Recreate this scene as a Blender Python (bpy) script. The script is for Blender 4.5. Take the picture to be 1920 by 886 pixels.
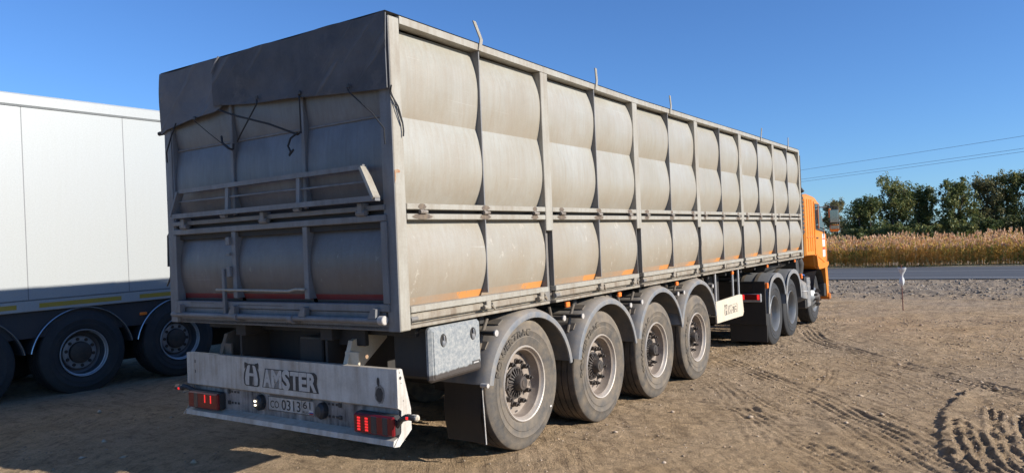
import bpy, math, random
import numpy as np
from mathutils import Matrix, Vector
random.seed(7)
rng = np.random.default_rng(11)
S = bpy.context.scene
for o in list(bpy.data.objects): bpy.data.objects.remove(o)
COL = S.collection
PI = math.pi

# ------------------------------------------------------------------ camera
cam = bpy.data.cameras.new('camera'); cam.sensor_width = 36; cam.lens = 26.035
cam.clip_start = .05; cam.clip_end = 3000
co = bpy.data.objects.new('camera', cam); COL.objects.link(co)
rt = Vector((.82937, .55786, -.03083)); up = Vector((.03809, -.0014, .99927)); fw = Vector((-.55741, .82994, .02241))
m = Matrix((rt, up, -fw)).transposed().to_4x4(); m.translation = Vector((3.1898, -3.4674, 1.5985))
co.matrix_world = m
S.camera = co
# ------------------------------------------------------------------ light
SUN = Vector((1, .22, .436)).normalized()
elev = math.asin(SUN.z)
w = bpy.data.worlds.new('World'); S.world = w; w.use_nodes = True
nt = w.node_tree; bg = nt.nodes['Background']
sky = nt.nodes.new('ShaderNodeTexSky'); sky.sky_type = 'NISHITA'; sky.sun_disc = False
sky.sun_elevation = elev; sky.sun_rotation = math.atan2(SUN.x, SUN.y)
sky.air_density = 1.0; sky.dust_density = .15; sky.ozone_density = 3.5; sky.altitude = 60
hs = nt.nodes.new('ShaderNodeMix'); hs.data_type = 'RGBA'; hs.blend_type = 'MULTIPLY'; hs.inputs[0].default_value = 1; hs.inputs[7].default_value = (.53, .76, 1.08, 1)
nt.links.new(sky.outputs[0], hs.inputs[6]); nt.links.new(hs.outputs[2], bg.inputs[0])
bg.inputs[1].default_value = .105
sl = bpy.data.lights.new('sun', 'SUN'); sl.energy = 5.0; sl.angle = math.radians(.53); sl.color = (1, .935, .84)
so = bpy.data.objects.new('sun', sl); COL.objects.link(so)
so.rotation_euler = SUN.to_track_quat('Z', 'Y').to_euler()
S.view_settings.view_transform = 'Standard'; S.view_settings.look = 'None'
S.view_settings.exposure = .55; S.view_settings.gamma = 1
S.render.resolution_x = 1024; S.render.resolution_y = 472

# ------------------------------------------------------------------ materials
class N:
    """small node helper"""
    def __init__(s, name):
        s.m = bpy.data.materials.new(name); s.m.use_nodes = True; s.t = s.m.node_tree
        s.b = s.t.nodes['Principled BSDF']; s.out = s.t.nodes['Material Output']
    def n(s, typ, **kw):
        x = s.t.nodes.new(typ)
        for k, v in kw.items():
            if k.startswith('_'): setattr(x, k[1:], v)
            else:
                key = k.replace('__', ' ')
                x.inputs[key].default_value = v
        return x
    def l(s, a, b): s.t.links.new(a, b)
    def pos(s, scale=(1, 1, 1), obj=False, loc=(0, 0, 0)):
        if obj: o = s.n('ShaderNodeTexCoord').outputs['Object']
        else: o = s.n('ShaderNodeNewGeometry').outputs['Position']
        mp = s.n('ShaderNodeMapping'); mp.inputs['Scale'].default_value = scale; mp.inputs['Location'].default_value = loc
        s.l(o, mp.inputs['Vector']); return mp.outputs[0]
    def noise(s, vec, scale, detail=4, rough=.55, out='Fac'):
        x = s.n('ShaderNodeTexNoise'); x.inputs['Scale'].default_value = scale; x.inputs['Detail'].default_value = detail
        x.inputs['Roughness'].default_value = rough; s.l(vec, x.inputs['Vector']); return x.outputs[out]
    def ramp(s, fac, stops, interp='LINEAR'):
        r = s.n('ShaderNodeValToRGB'); e = r.color_ramp.elements; r.color_ramp.interpolation = interp
        while len(e) < len(stops): e.new(.5)
        for q, (p, c) in zip(e, stops):
            q.position = p; q.color = (c, c, c, 1) if isinstance(c, (int, float)) else (*c, 1)
        s.l(fac, r.inputs[0]); return r.outputs[0]
    def mix(s, fac, a, b, mode='MIX'):
        x = s.n('ShaderNodeMix', _data_type='RGBA', _blend_type=mode)
        for sock, v in ((x.inputs[0], fac), (x.inputs[6], a), (x.inputs[7], b)):
            if hasattr(v, 'links'): s.l(v, sock)
            elif isinstance(v, tuple): sock.default_value = (*v, 1)
            else: sock.default_value = v
        return x.outputs[2]
    def math(s, op, a, b=0., c=None, clamp=False):
        x = s.n('ShaderNodeMath', _operation=op); x.use_clamp = clamp
        for i, v in enumerate((a, b) if c is None else (a, b, c)):
            if hasattr(v, 'links'): s.l(v, x.inputs[i])
            else: x.inputs[i].default_value = v
        return x.outputs[0]
    def sep(s, vec):
        x = s.n('ShaderNodeSeparateXYZ'); s.l(vec, x.inputs[0]); return x.outputs
    def bump(s, h, strength=.3, dist=.01):
        x = s.n('ShaderNodeBump'); x.inputs['Strength'].default_value = strength; x.inputs['Distance'].default_value = dist
        s.l(h, x.inputs['Height']); s.l(x.outputs[0], s.b.inputs['Normal'])
    def col(s, c):
        if hasattr(c, 'links'): s.l(c, s.b.inputs['Base Color'])
        else: s.b.inputs['Base Color'].default_value = (*c, 1)
    def set(s, rough=.5, metal=0., spec=.5):
        s.b.inputs['Roughness'].default_value = rough; s.b.inputs['Metallic'].default_value = metal
        s.b.inputs['Specular IOR Level'].default_value = spec; return s

def dirty(name, base, dirt, rough=.5, metal=0., amt=.5, scale=3., streak=True, bump=.12, fine=60, spec=.5, updust=0):
    n = N(name).set(rough, metal, spec)
    p = n.pos()
    f = n.ramp(n.noise(p, scale, 6, .62), [(.35, 0.), (.72, 1.)])
    if streak:
        g = n.ramp(n.noise(n.pos((9, 9, .9)), 2.2, 4, .6), [(.4, 0.), (.75, 1.)])
        f = n.math('ADD', n.math('MULTIPLY', f, .6), n.math('MULTIPLY', g, .6), clamp=True)
    f2 = n.noise(p, fine, 3, .7)
    f = n.math('MULTIPLY', f, amt * 1.2, clamp=True)
    c = n.mix(f, base, dirt)
    c = n.mix(.35, c, n.ramp(f2, [(.3, .62), (.7, 1.)]), 'MULTIPLY')
    if updust:
        nz = n.sep(n.n('ShaderNodeNewGeometry').outputs['Normal'])[2]
        ud = n.math('MULTIPLY', n.ramp(nz, [(.1, 0.), (.85, 1.)]), n.ramp(n.noise(p, 7, 5), [(.25, .35), (.7, 1.)]))
        c = n.mix(n.math('MULTIPLY', ud, updust, clamp=True), c, (.36, .29, .21))
    n.col(c)
    n.bump(f2, bump, .004)
    n.l(n.ramp(f, [(0, rough), (1, min(1, rough + .25))]), n.b.inputs['Roughness'])
    return n.m

def plain(name, c, rough=.5, metal=0., em=None, es=1., spec=.5):
    n = N(name).set(rough, metal, spec); n.col(c)
    if em: n.b.inputs['Emission Color'].default_value = (*em, 1); n.b.inputs['Emission Strength'].default_value = es
    return n.m

def panel_material(name, low, tape=None, rear=False):
    """dusty painted sheet: streaks, splashes, scratch lines; coordinates are the panel's own"""
    n = N(name).set(.42, .0, .5)
    wp = n.pos(); op = n.pos(obj=True); x, y, z = n.sep(op)
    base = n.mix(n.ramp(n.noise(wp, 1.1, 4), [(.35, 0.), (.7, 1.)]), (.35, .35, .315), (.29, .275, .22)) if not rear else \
        n.mix(n.ramp(n.noise(wp, 1.1, 4), [(.35, 0.), (.7, 1.)]), (.15, .163, .185), (.105, .108, .115))  # rear: shade put into the colours, darker and bluer than the sides
    if rear:
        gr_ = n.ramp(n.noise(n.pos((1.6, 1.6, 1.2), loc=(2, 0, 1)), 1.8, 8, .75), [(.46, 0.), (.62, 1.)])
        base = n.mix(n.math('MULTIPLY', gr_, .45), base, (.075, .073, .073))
    # vertical rain streaks in the dust
    st = n.ramp(n.noise(n.pos((14, 14, .8)), 2.0, 5, .65), [(.42, 0.), (.68, 1.)])
    st2 = n.ramp(n.noise(n.pos((40, 40, 1.6)), 1.5, 3, .6), [(.45, 0.), (.7, 1.)])
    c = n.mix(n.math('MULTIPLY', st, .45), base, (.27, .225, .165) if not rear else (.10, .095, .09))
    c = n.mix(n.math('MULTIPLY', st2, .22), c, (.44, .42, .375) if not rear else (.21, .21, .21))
    # dust, browner downwards, with the shade under each bulge painted in
    dn = n.noise(wp, 2.3, 6, .65)
    g = n.math('MULTIPLY', n.math('SUBTRACT', 1. if low else .78, n.math('MULTIPLY', z, 1.15 if low else 1.35)), 1.0)
    g = n.math('MULTIPLY', n.math('ADD', g, n.math('MULTIPLY', n.math('SUBTRACT', dn, .5), 1.1)), (.8 if low else .7) if not rear else (.6 if low else .3), clamp=True)
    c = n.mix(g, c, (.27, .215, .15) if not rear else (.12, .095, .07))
    if low:  # chalky splashes
        sp = n.ramp(n.noise(n.pos((5, 5, 3.2)), 2.6, 7, .72), [(.615, 0.), (.66, 1.)])
        c = n.mix(n.math('MULTIPLY', sp, .55), c, (.5, .46, .39) if not rear else (.24, .23, .21))
    if tape:
        t0, t1, tc = tape
        edge = n.math('ADD', z, n.math('MULTIPLY', n.noise(wp, 9, 2), .004))
        mk = n.math('MULTIPLY', n.math('GREATER_THAN', edge, t0), n.math('LESS_THAN', edge, t1))
        fade = n.math('ADD', n.math('MULTIPLY', y if not rear else x, .95), n.math('MULTIPLY', n.noise(wp, 9, 6, .75), .8))
        fade = n.ramp(fade, [(.55, .1), (.95, .32), (1.2, .92)]) if not rear else n.ramp(n.noise(wp, 6, 5), [(.3, .95), (.75, .7)])
        c = n.mix(n.math('MULTIPLY', mk, fade), c, tc)
    # sparse scratch lines following the sheet
    sc = n.noise(n.pos((.7, .7, 60), loc=(3, 1, 2)), 1.6, 3, .5)
    c = n.mix(n.math('MULTIPLY', n.ramp(sc, [(.71, 0.), (.73, 1.)]), .35), c, (.5, .48, .43) if not rear else (.28, .28, .28))
    c = n.mix(.5, c, n.ramp(n.noise(wp, 90, 3, .7), [(.3, .8), (.7, 1.)]), 'MULTIPLY')
    n.col(c)
    n.bump(n.math('ADD', n.noise(n.pos((1, 1, .6)), 3.2, 3), n.math('MULTIPLY', n.noise(wp, 120, 2), .03)), .34, .03)
    return n.m

M = {}
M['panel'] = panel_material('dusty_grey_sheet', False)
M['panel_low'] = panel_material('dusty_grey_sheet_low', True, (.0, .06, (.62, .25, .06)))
M['rear_panel'] = panel_material('shaded_end_sheet', False, rear=True)  # shaded copy of the side sheet, shade put into its colour
M['rear_low'] = panel_material('shaded_end_sheet_low', True, (.02, .058, (.24, .022, .02)), rear=True)  # lower rear sheet, also with the shade in its colour
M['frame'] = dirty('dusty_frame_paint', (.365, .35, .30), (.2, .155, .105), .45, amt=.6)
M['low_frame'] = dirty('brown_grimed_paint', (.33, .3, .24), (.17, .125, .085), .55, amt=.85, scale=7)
M['rear_frame'] = dirty('shaded_end_frame', (.19, .195, .205), (.1, .088, .075), .5, amt=.5)  # same paint as the side frame, darkened for the shaded rear
M['post_low'] = dirty('recessed_post_grey', (.19, .185, .175), (.13, .1, .075), .6, amt=.5)  # darker grey than the side frame, for parts set back
M['web'] = dirty('shaded_stile_plate', (.2, .2, .2), (.12, .1, .08), .5, amt=.4)  # darkened frame colour: shade of the rear-facing plates painted in
M['hinge'] = dirty('worn_hinge_steel', (.3, .27, .23), (.1, .07, .05), .5, amt=.9, scale=25)
M['smear'] = dirty('brown_grease_smear', (.085, .063, .048), (.2, .15, .1), .6, amt=.8, scale=28, streak=False)
M['rust'] = dirty('rusty_smear', (.3, .13, .06), (.38, .3, .2), .85, amt=.95, scale=30)
M['chassis'] = dirty('chassis_black', (.018, .019, .021), (.07, .055, .04), .7, updust=.5, amt=.4)
M['rubber'] = dirty('tyre_rubber', (.045, .042, .04), (.19, .145, .1), .85, amt=.8, scale=5, streak=False, bump=.25, fine=70, spec=.25)
M['rubber_side'] = dirty('dusty_tyre_sidewall', (.085, .08, .074), (.19, .155, .115), .85, amt=.85, updust=.5, scale=9, streak=False, bump=.25, fine=80, spec=.25)
M['rubber_text'] = dirty('worn_sidewall_letters', (.065, .06, .055), (.17, .14, .1), .85, amt=.9, scale=9, streak=False, spec=.25)
M['rubber_black'] = dirty('clean_tyre_rubber', (.028, .03, .033), (.07, .065, .06), .75, amt=.4, scale=5, streak=False, spec=.3)
M['rim'] = dirty('dusty_rim_paint', (.30, .25, .205), (.15, .11, .08), .5, amt=.6, scale=9, streak=False)
M['rim_light'] = dirty('silver_rim_paint', (.22, .23, .235), (.13, .125, .11), .35, .4, amt=.4, scale=8, streak=False)
M['rim_grey'] = dirty('grey_alloy_rim', (.36, .38, .4), (.2, .2, .2), .35, .3, amt=.4, scale=8, streak=False)
M['rim_dark'] = dirty('dark_rim_barrel', (.09, .095, .105), (.06, .06, .06), .35, .3, amt=.4, scale=8, streak=False)
M['rim_edge'] = dirty('rim_lip_metal', (.52, .47, .41), (.34, .27, .2), .4, .25, amt=.4, scale=12, streak=False)
M['hub'] = dirty('greasy_hub', (.03, .027, .025), (.12, .085, .06), .55, amt=.5, scale=14, streak=False)
M['fender'] = dirty('dusty_grey_plastic', (.14, .155, .175), (.27, .24, .2), .55, amt=.75, updust=.6, scale=9, streak=False, spec=.4)
M['fender_in'] = dirty('brown_dust_plastic', (.12, .105, .09), (.2, .155, .11), .8, amt=.6)
M['fender_dark'] = dirty('dark_plastic', (.13, .135, .14), (.2, .19, .175), .55, amt=.5)
M['flap'] = dirty('black_mudflap', (.022, .021, .02), (.06, .047, .036), .6, amt=.4, spec=.4)
M['tarp'] = None
M['rope'] = plain('black_rope', (.018, .019, .022), .8)
M['amber'] = plain('amber_lens', (.85, .2, .03), .3)
M['white_dirty'] = dirty('dirty_white_paint', (.58, .56, .51), (.26, .2, .14), .45, updust=.6, amt=.72, scale=3.2)
M['bump_low'] = dirty('grimy_plate', (.37, .34, .31), (.07, .062, .055), .6, amt=1., scale=6, fine=30)
M['board'] = dirty('cream_board_paint', (.62, .55, .43), (.44, .35, .24), .5, amt=.5, scale=5)
M['mark_black'] = dirty('mark_black', (.03, .028, .027), (.1, .085, .07), .6, amt=.35, scale=30, streak=False)
M['mark_grey'] = dirty('mark_grey', (.2, .19, .175), (.3, .26, .21), .6, amt=.6, scale=20, streak=False)
M['mark_light'] = dirty('mark_light', (.52, .5, .46), (.36, .32, .27), .5, amt=.5, scale=20, streak=False)
M['plate'] = dirty('number_plate_white', (.5, .48, .44), (.24, .19, .14), .5, amt=.7, scale=12)
M['flag_white'] = plain('flag_white', (.6, .58, .55)); M['flag_blue'] = plain('flag_blue', (.03, .06, .25)); M['flag_red'] = plain('flag_red', (.35, .02, .02))
M['lens_red'] = plain('red_lens', (.16, .005, .008), .3, em=(1, .02, .03), es=.0)
M['lens_lit'] = plain('lit_red_segment', (.8, .03, .03), .2, em=(1, .03, .03), es=.6)
M['lens_dark'] = plain('dark_lens', (.035, .04, .05), .12)
M['lamp_white'] = plain('plate_lamp_glow', (.8, .8, .8), .3, em=(1, .85, .6), es=3.)
M['black_plastic'] = dirty('black_plastic', (.025, .026, .028), (.09, .075, .06), .5, amt=.35)
M['bolt_light'] = dirty('pale_end_cap', (.5, .48, .45), (.3, .25, .2), .5, amt=.5, scale=20, streak=False)
M['orange'] = dirty('orange_cab_paint', (.72, .235, .018), (.55, .22, .06), .35, amt=.25, scale=4)
M['orange_dk'] = dirty('orange_cab_trim', (.55, .16, .012), (.4, .16, .05), .45, amt=.3)
M['glass'] = plain('cab_glass', (.015, .02, .028), .06, spec=.8)
M['mirror_glass'] = plain('mirror_glass', (.3, .33, .36), .05, 1.)
M['silver'] = dirty('silver_paint', (.42, .43, .44), (.28, .24, .2), .4, .3, amt=.4)
M['sticker'] = plain('sticker_white', (.62, .6, .57), .5)
M['sticker_red'] = plain('sticker_red', (.5, .07, .04), .5)
M['white_box'] = dirty('white_reefer_panel', (.36, .38, .38), (.32, .33, .31), .38, amt=.25, scale=1.4, bump=.05)
M['seam'] = plain('seam_grey', (.17, .175, .18), .6)
M['yellow_tape'] = dirty('yellow_tape', (.42, .3, .035), (.3, .24, .1), .4, amt=.4, scale=10)
M['chrome'] = plain('chrome_trim', (.7, .71, .72), .2, .9)
M['skirt'] = dirty('blue_black_skirt', (.028, .031, .038), (.06, .055, .05), .6, amt=.4)
M['wire'] = plain('wire_grey', (.22, .24, .27), .7)
M['wood_pole'] = dirty('weathered_pole', (.2, .18, .16), (.12, .1, .08), .9, amt=.5)
M['red_rod'] = dirty('rusty_rod', (.2, .07, .045), (.1, .06, .04), .8, amt=.5, scale=30)
M['bag'] = dirty('pale_plastic_bag', (.66, .68, .68), (.42, .43, .42), .3, amt=.5, scale=30, streak=False)
def tarp_mat(lift=0., nm='weathered_grey_tarpaulin'):
    n = N(nm).set(.72, 0, .3); p = n.pos()
    f = n.ramp(n.noise(p, 2.6, 7, .65), [(.38, 0.), (.72, 1.)])
    c = n.mix(f, (.065 + lift, .067 + lift, .074 + lift), (.115 + lift, .115 + lift, .12 + lift))
    d = n.ramp(n.noise(n.pos((1.2, 1.2, 1.2), loc=(5, 0, 0)), 1.7, 7, .7), [(.6, 0.), (.7, 1.)])
    ro = n.n('ShaderNodeMapping'); ro.inputs['Rotation'].default_value = (0, .75, 0); n.l(p, ro.inputs['Vector'])
    r2 = n.n('ShaderNodeMapping'); r2.inputs['Scale'].default_value = (1, 1, 9); n.l(ro.outputs[0], r2.inputs['Vector'])
    cr = n.ramp(n.noise(r2.outputs[0], 1.1, 4, .6), [(.56, 0.), (.68, 1.)])
    c = n.mix(n.math('MULTIPLY', cr, .4), c, (.2, .2, .2))  # paler diagonal streaks stand in for light catching the creases
    c = n.mix(n.math('MULTIPLY', d, .35), c, (.22, .2, .18)); n.col(c)
    wv = n.noise(n.pos((260, 260, 260)), 1., 2)
    n.bump(n.math('ADD', n.math('ADD', n.noise(p, 9, 5), n.math('MULTIPLY', wv, .2)), n.math('MULTIPLY', cr, .6)), .6, .03); return n.m
M['tarp'] = tarp_mat()
M['tarp_pale'] = tarp_mat(.05, 'faded_grey_tarpaulin')
def toolbox_mat():
    n = N('dusty_toolbox_plastic').set(.6, 0, .4); op = n.pos(obj=True); wp = n.pos(); x, y, z = n.sep(op)
    f = n.math('ADD', z, n.math('MULTIPLY', n.math('SUBTRACT', n.noise(wp, 24, 5, .7), .5), .035))
    f = n.ramp(n.math('ADD', f, n.math('MULTIPLY', y, -.02)), [(.052, 0.), (.062, 1.)])
    sp = n.ramp(n.noise(wp, 38, 7, .85), [(.38, 0.), (.62, 1.)])
    c = n.mix(sp, (.15, .17, .185), (.33, .33, .31)); c = n.mix(f, (.055, .045, .038), c); n.col(c)
    n.bump(n.noise(wp, 90, 3), .25, .004); return n.m
M['toolbox'] = toolbox_mat()

def leaf_mat(name, stops, trans=.25, rough=.6, isl=.75, patch=.5):
    n = N(name).set(rough, 0, .25)
    g = n.n('ShaderNodeNewGeometry'); oi = n.n('ShaderNodeObjectInfo')
    f = n.math('ADD', n.math('MULTIPLY', g.outputs['Random Per Island'], isl), n.math('MULTIPLY', n.ramp(n.noise(n.pos(), .6, 3), [(.3, 0.), (.7, 1.)]), patch))
    f = n.math('ADD', f, n.math('MULTIPLY', n.math('SUBTRACT', oi.outputs['Random'], .5), .25), clamp=True)
    c = n.ramp(f, stops); n.col(c)
    tr = n.n('ShaderNodeBsdfTranslucent'); n.l(c, tr.inputs[0])
    mx = n.n('ShaderNodeMixShader'); mx.inputs[0].default_value = trans
    n.l(n.b.outputs[0], mx.inputs[1]); n.l(tr.outputs[0], mx.inputs[2]); n.l(mx.outputs[0], n.out.inputs[0])
    return n.m
M['leaf'] = leaf_mat('elm_leaves', [(0, (.055, .085, .035)), (.4, (.095, .13, .045)), (.7, (.16, .18, .055)), (1, (.28, .25, .08))])
M['leaf_olive'] = leaf_mat('olive_leaves', [(0, (.08, .09, .045)), (.5, (.14, .14, .06)), (1, (.24, .2, .09))])
M['leaf_bush'] = leaf_mat('bush_leaves', [(0, (.03, .045, .02)), (.5, (.06, .085, .025)), (1, (.14, .13, .05))])
M['bark'] = dirty('grey_bark', (.12, .1, .08), (.06, .05, .04), .9, amt=.5)
M['reed_leaf'] = leaf_mat('reed_leaves', [(0, (.2, .26, .06)), (.18, (.42, .38, .1)), (.4, (.64, .43, .14)), (.7, (.8, .5, .17)), (1, (.9, .72, .34))], .5, isl=.65, patch=.5)
M['reed_plume'] = leaf_mat('reed_plumes', [(0, (.42, .24, .12)), (.5, (.74, .45, .24)), (1, (.85, .62, .4))], .3, .9)
M['dry_grass'] = leaf_mat('dry_grass', [(0, (.22, .17, .08)), (.6, (.36, .29, .15)), (1, (.16, .2, .06))], .2)

def ground_mat():
    n = N('dry_rutted_dirt').set(.93, 0, .12); p = n.pos(); x, y, z = n.sep(p)
    big = n.noise(p, .16, 5, .6); mid = n.noise(p, 1.1, 6, .65); fine = n.noise(p, 22, 6, .75); fine2 = n.noise(p, 75, 4, .75)
    c = n.mix(n.ramp(mid, [(.32, 0.), (.7, 1.)]), (.52, .355, .195), (.70, .505, .31))
    c = n.mix(n.ramp(big, [(.4, 0.), (.65, .7)]), c, (.47, .375, .28))
    rot = n.n('ShaderNodeMapping'); rot.inputs['Rotation'].default_value = (0, 0, .93); n.l(p, rot.inputs['Vector'])
    rs = n.n('ShaderNodeMapping'); rs.inputs['Scale'].default_value = (.9, 7, 1); n.l(rot.outputs[0], rs.inputs['Vector'])
    s1 = n.ramp(n.noise(rs.outputs[0], 1.6, 8, .72), [(.5, 0.), (.62, 1.)])
    s2 = n.ramp(n.noise(n.pos((.8, 6, 1)), 1.4, 8, .72), [(.52, 0.), (.64, 1.)])
    s3 = n.ramp(n.noise(n.pos((6, .8, 1)), 1.3, 8, .72), [(.54, 0.), (.66, 1.)])
    reg = n.ramp(n.noise(p, .35, 2), [(.42, 0.), (.58, 1.)])
    st_ = n.math('ADD', n.math('MULTIPLY', s1, n.math('SUBTRACT', 1.15, reg)), n.math('MULTIPLY', s2, reg), clamp=True)
    st_ = n.math('ADD', st_, n.math('MULTIPLY', s3, .35), clamp=True)
    c = n.mix(n.math('MULTIPLY', st_, .5), c, (.23, .16, .105))
    crumbs = n.noise(p, 8, 10, .82)
    far_ = n.noise(n.pos((3.2, .75, 1), loc=(4, 7, 0)), 1.1, 9, .78)
    c = n.mix(n.ramp(n.math('MULTIPLY', y, .05), [(.15, .25), (.6, .8)]), c, n.mix(1., c, n.ramp(far_, [(.36, .62), (.5, .98), (.62, 1.15)]), 'MULTIPLY'))
    c = n.mix(.8, c, n.ramp(crumbs, [(.36, .46), (.47, 1.), (.6, 1.22)]), 'MULTIPLY')
    c = n.mix(.6, c, n.ramp(fine2, [(.3, .5), (.5, .97), (.7, 1.25)]), 'MULTIPLY')
    v = n.n('ShaderNodeTexVoronoi'); v.inputs['Scale'].default_value = 34; n.l(p, v.inputs['Vector'])
    peb = n.math('MULTIPLY', n.ramp(v.outputs['Distance'], [(.16, 1.), (.24, 0.)]), n.ramp(n.noise(p, 6, 3), [(.45, 0.), (.6, 1.)]))
    vc = n.n('ShaderNodeSeparateColor'); n.l(v.outputs['Color'], vc.inputs[0])
    c = n.mix(n.math('MULTIPLY', peb, .6), c, n.ramp(vc.outputs[0], [(0, (.14, .11, .09)), (.6, (.42, .34, .26)), (1, (.62, .55, .46))]))
    # greyer crushed stone towards the road
    fr = n.ramp(n.math('ADD', n.math('MULTIPLY', y, .04), n.math('MULTIPLY', mid, .2)), [(.84, 0.), (.98, .75)])
    c = n.mix(fr, c, n.ramp(crumbs, [(.38, (.17, .14, .11)), (.62, (.46, .39, .31))]))
    n.col(c)
    h = n.math('ADD', n.math('MULTIPLY', fine, .9), n.math('MULTIPLY', fine2, .5))
    h = n.math('ADD', h, n.math('MULTIPLY', peb, .25)); h = n.math('ADD', h, n.math('MULTIPLY', crumbs, 1.8)); h = n.math('SUBTRACT', h, n.math('MULTIPLY', st_, .35))
    n.bump(h, 1., .065); return n.m
M['ground'] = ground_mat()
M['clod'] = leaf_mat('dirt_clods', [(0, (.2, .15, .1)), (.5, (.36, .275, .19)), (1, (.45, .36, .27))], .0, .95)
M['rubble'] = leaf_mat('grey_rubble', [(0, (.10, .08, .06)), (.5, (.24, .2, .155)), (1, (.42, .36, .29))], .0, .95)
def asphalt():
    n = N('worn_asphalt').set(.8, 0, .3); p = n.pos()
    c = n.mix(n.ramp(n.noise(n.pos((.05, 1.4, 1)), 1.5, 5), [(.35, 0.), (.65, 1.)]), (.055, .058, .062), (.125, .128, .13))
    c = n.mix(.5, c, n.ramp(n.noise(p, 40, 4), [(.3, .75), (.7, 1.2)]), 'MULTIPLY'); n.col(c); n.bump(n.noise(p, 60, 3), .3, .01); return n.m
M['asphalt'] = asphalt()
M['road_paint'] = dirty('worn_road_paint', (.5, .5, .49), (.25, .25, .24), .7, amt=.6, scale=1.5)
M['verge'] = dirty('dry_verge_soil', (.3, .25, .16), (.2, .19, .1), .95, amt=.6, scale=2, streak=False)

# ------------------------------------------------------------------ mesh builder
TH = math.atan(.02)                 # the rigs stand on ground that falls away a little: bodies pitch nose-up by this
ORG = {}                            # body-frame origin of each thing
class MB:
    def __init__(s): s.v = []; s.f = []; s.sm = []; s.mi = []; s.cm = 0
    def add(s, vs, fs, smooth=False):
        o = len(s.v); s.v += [tuple(p) for p in vs]; s.f += [tuple(i + o for i in f) for f in fs]
        s.sm += [smooth] * len(fs); s.mi += [s.cm] * len(fs); return s
    def box(s, x0, x1, y0, y1, z0, z1, b=.004, rot=None, piv=None):
        x0, x1 = min(x0, x1), max(x0, x1); y0, y1 = min(y0, y1), max(y0, y1); z0, z1 = min(z0, z1), max(z0, z1)
        b = min(b, (x1 - x0) * .35, (y1 - y0) * .35, (z1 - z0) * .35)
        vs = []; idx = {}
        for sx in (0, 1):
            for sy in (0, 1):
                for sz in (0, 1):
                    c = [(x0, x1)[sx], (y0, y1)[sy], (z0, z1)[sz]]; sg = [1 if q == 0 else -1 for q in (sx, sy, sz)]
                    for ax in range(3):
                        p = [c[k] + (0 if k == ax else sg[k] * b) for k in range(3)]
                        idx[(sx, sy, sz, ax)] = len(vs); vs.append(tuple(p))
        fs = []
        def cyc(q):
            c = np.mean([vs[i] for i in q], axis=0); ctr = np.array([(x0 + x1) / 2, (y0 + y1) / 2, (z0 + z1) / 2])
            a = np.cross(np.subtract(vs[q[1]], vs[q[0]]), np.subtract(vs[q[2]], vs[q[1]]))
            return q if np.dot(a, c - ctr) > 0 else q[::-1]
        for ax in range(3):
            o = [k for k in range(3) if k != ax]
            for sd in (0, 1):
                q = []
                for a, bb in ((0, 0), (1, 0), (1, 1), (0, 1)):
                    k = [0, 0, 0]; k[ax] = sd; k[o[0]] = a; k[o[1]] = bb; q.append(idx[(*k, ax)])
                fs.append(cyc(q))
            for a in (0, 1):           # edges along ax
                for bb in (0, 1):
                    k0 = [0, 0, 0]; k0[o[0]] = a; k0[o[1]] = bb; k1 = list(k0); k1[ax] = 1
                    fs.append(cyc([idx[(*k0, o[0])], idx[(*k1, o[0])], idx[(*k1, o[1])], idx[(*k0, o[1])]]))
        for sx in (0, 1):
            for sy in (0, 1):
                for sz in (0, 1): fs.append(cyc([idx[(sx, sy, sz, a)] for a in range(3)]))
        if rot is not None:
            pv = Vector(piv); vs = [tuple(rot @ (Vector(p) - pv) + pv) for p in vs]
        return s.add(vs, fs)
    def tube(s, pts, r, n=8, cap=True):
        pts = [Vector(p) for p in pts]; rs = r if isinstance(r, (list, tuple)) else [r] * len(pts)
        vs = []; fs = []; prev = None
        for i, p in enumerate(pts):
            d = (pts[min(i + 1, len(pts) - 1)] - pts[max(i - 1, 0)]).normalized()
            a = prev if prev is not None else (Vector((0, 0, 1)) if abs(d.z) < .9 else Vector((1, 0, 0)))
            u = (a - d * a.dot(d)).normalized(); v = d.cross(u); prev = u
            for k in range(n):
                t = 2 * PI * k / n; vs.append(tuple(p + (u * math.cos(t) + v * math.sin(t)) * rs[i]))
        for i in range(len(pts) - 1):
            for k in range(n): fs.append((i * n + k, i * n + (k + 1) % n, (i + 1) * n + (k + 1) % n, (i + 1) * n + k))
        s.add(vs, fs, True)
        if cap:
            o = len(s.v) - len(vs)
            s.f += [tuple(o + k for k in range(n))[::-1], tuple(o + (len(pts) - 1) * n + k for k in range(n))]; s.sm += [False] * 2; s.mi += [s.cm] * 2
        return s
    def lathe(s, prof, c=(0, 0, 0), n=56, smooth=True, a0=0, a1=2 * PI, ry=1., closed=False):
        """prof: (r, x) revolved about an axis along x through c"""
        full = abs(a1 - a0 - 2 * PI) < 1e-6; cnt = n if full else n + 1
        vs = []; fs = []; m_ = len(prof)
        for k in range(cnt):
            t = a0 + (a1 - a0) * k / n
            for r, x in prof: vs.append((c[0] + x, c[1] + r * ry * math.cos(t), c[2] + r * math.sin(t)))
        for k in range(n):
            k2 = (k + 1) % cnt
            for j in range(m_ - 1 + (1 if closed else 0)):
                j2 = (j + 1) % m_
                fs.append((k * m_ + j, k2 * m_ + j, k2 * m_ + j2, k * m_ + j2))
        if closed and not full:
            fs.append(tuple(range(m_))); fs.append(tuple((cnt - 1) * m_ + j for j in range(m_))[::-1])
        return s.add(vs, fs, smooth)
    def disc(s, r, x, c=(0, 0, 0), n=32, d=1):
        vs = [(c[0] + x, c[1] + r * math.cos(2 * PI * k / n), c[2] + r * math.sin(2 * PI * k / n)) for k in range(n)]
        return s.add(vs, [tuple(range(n)) if d > 0 else tuple(range(n))[::-1]])
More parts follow.
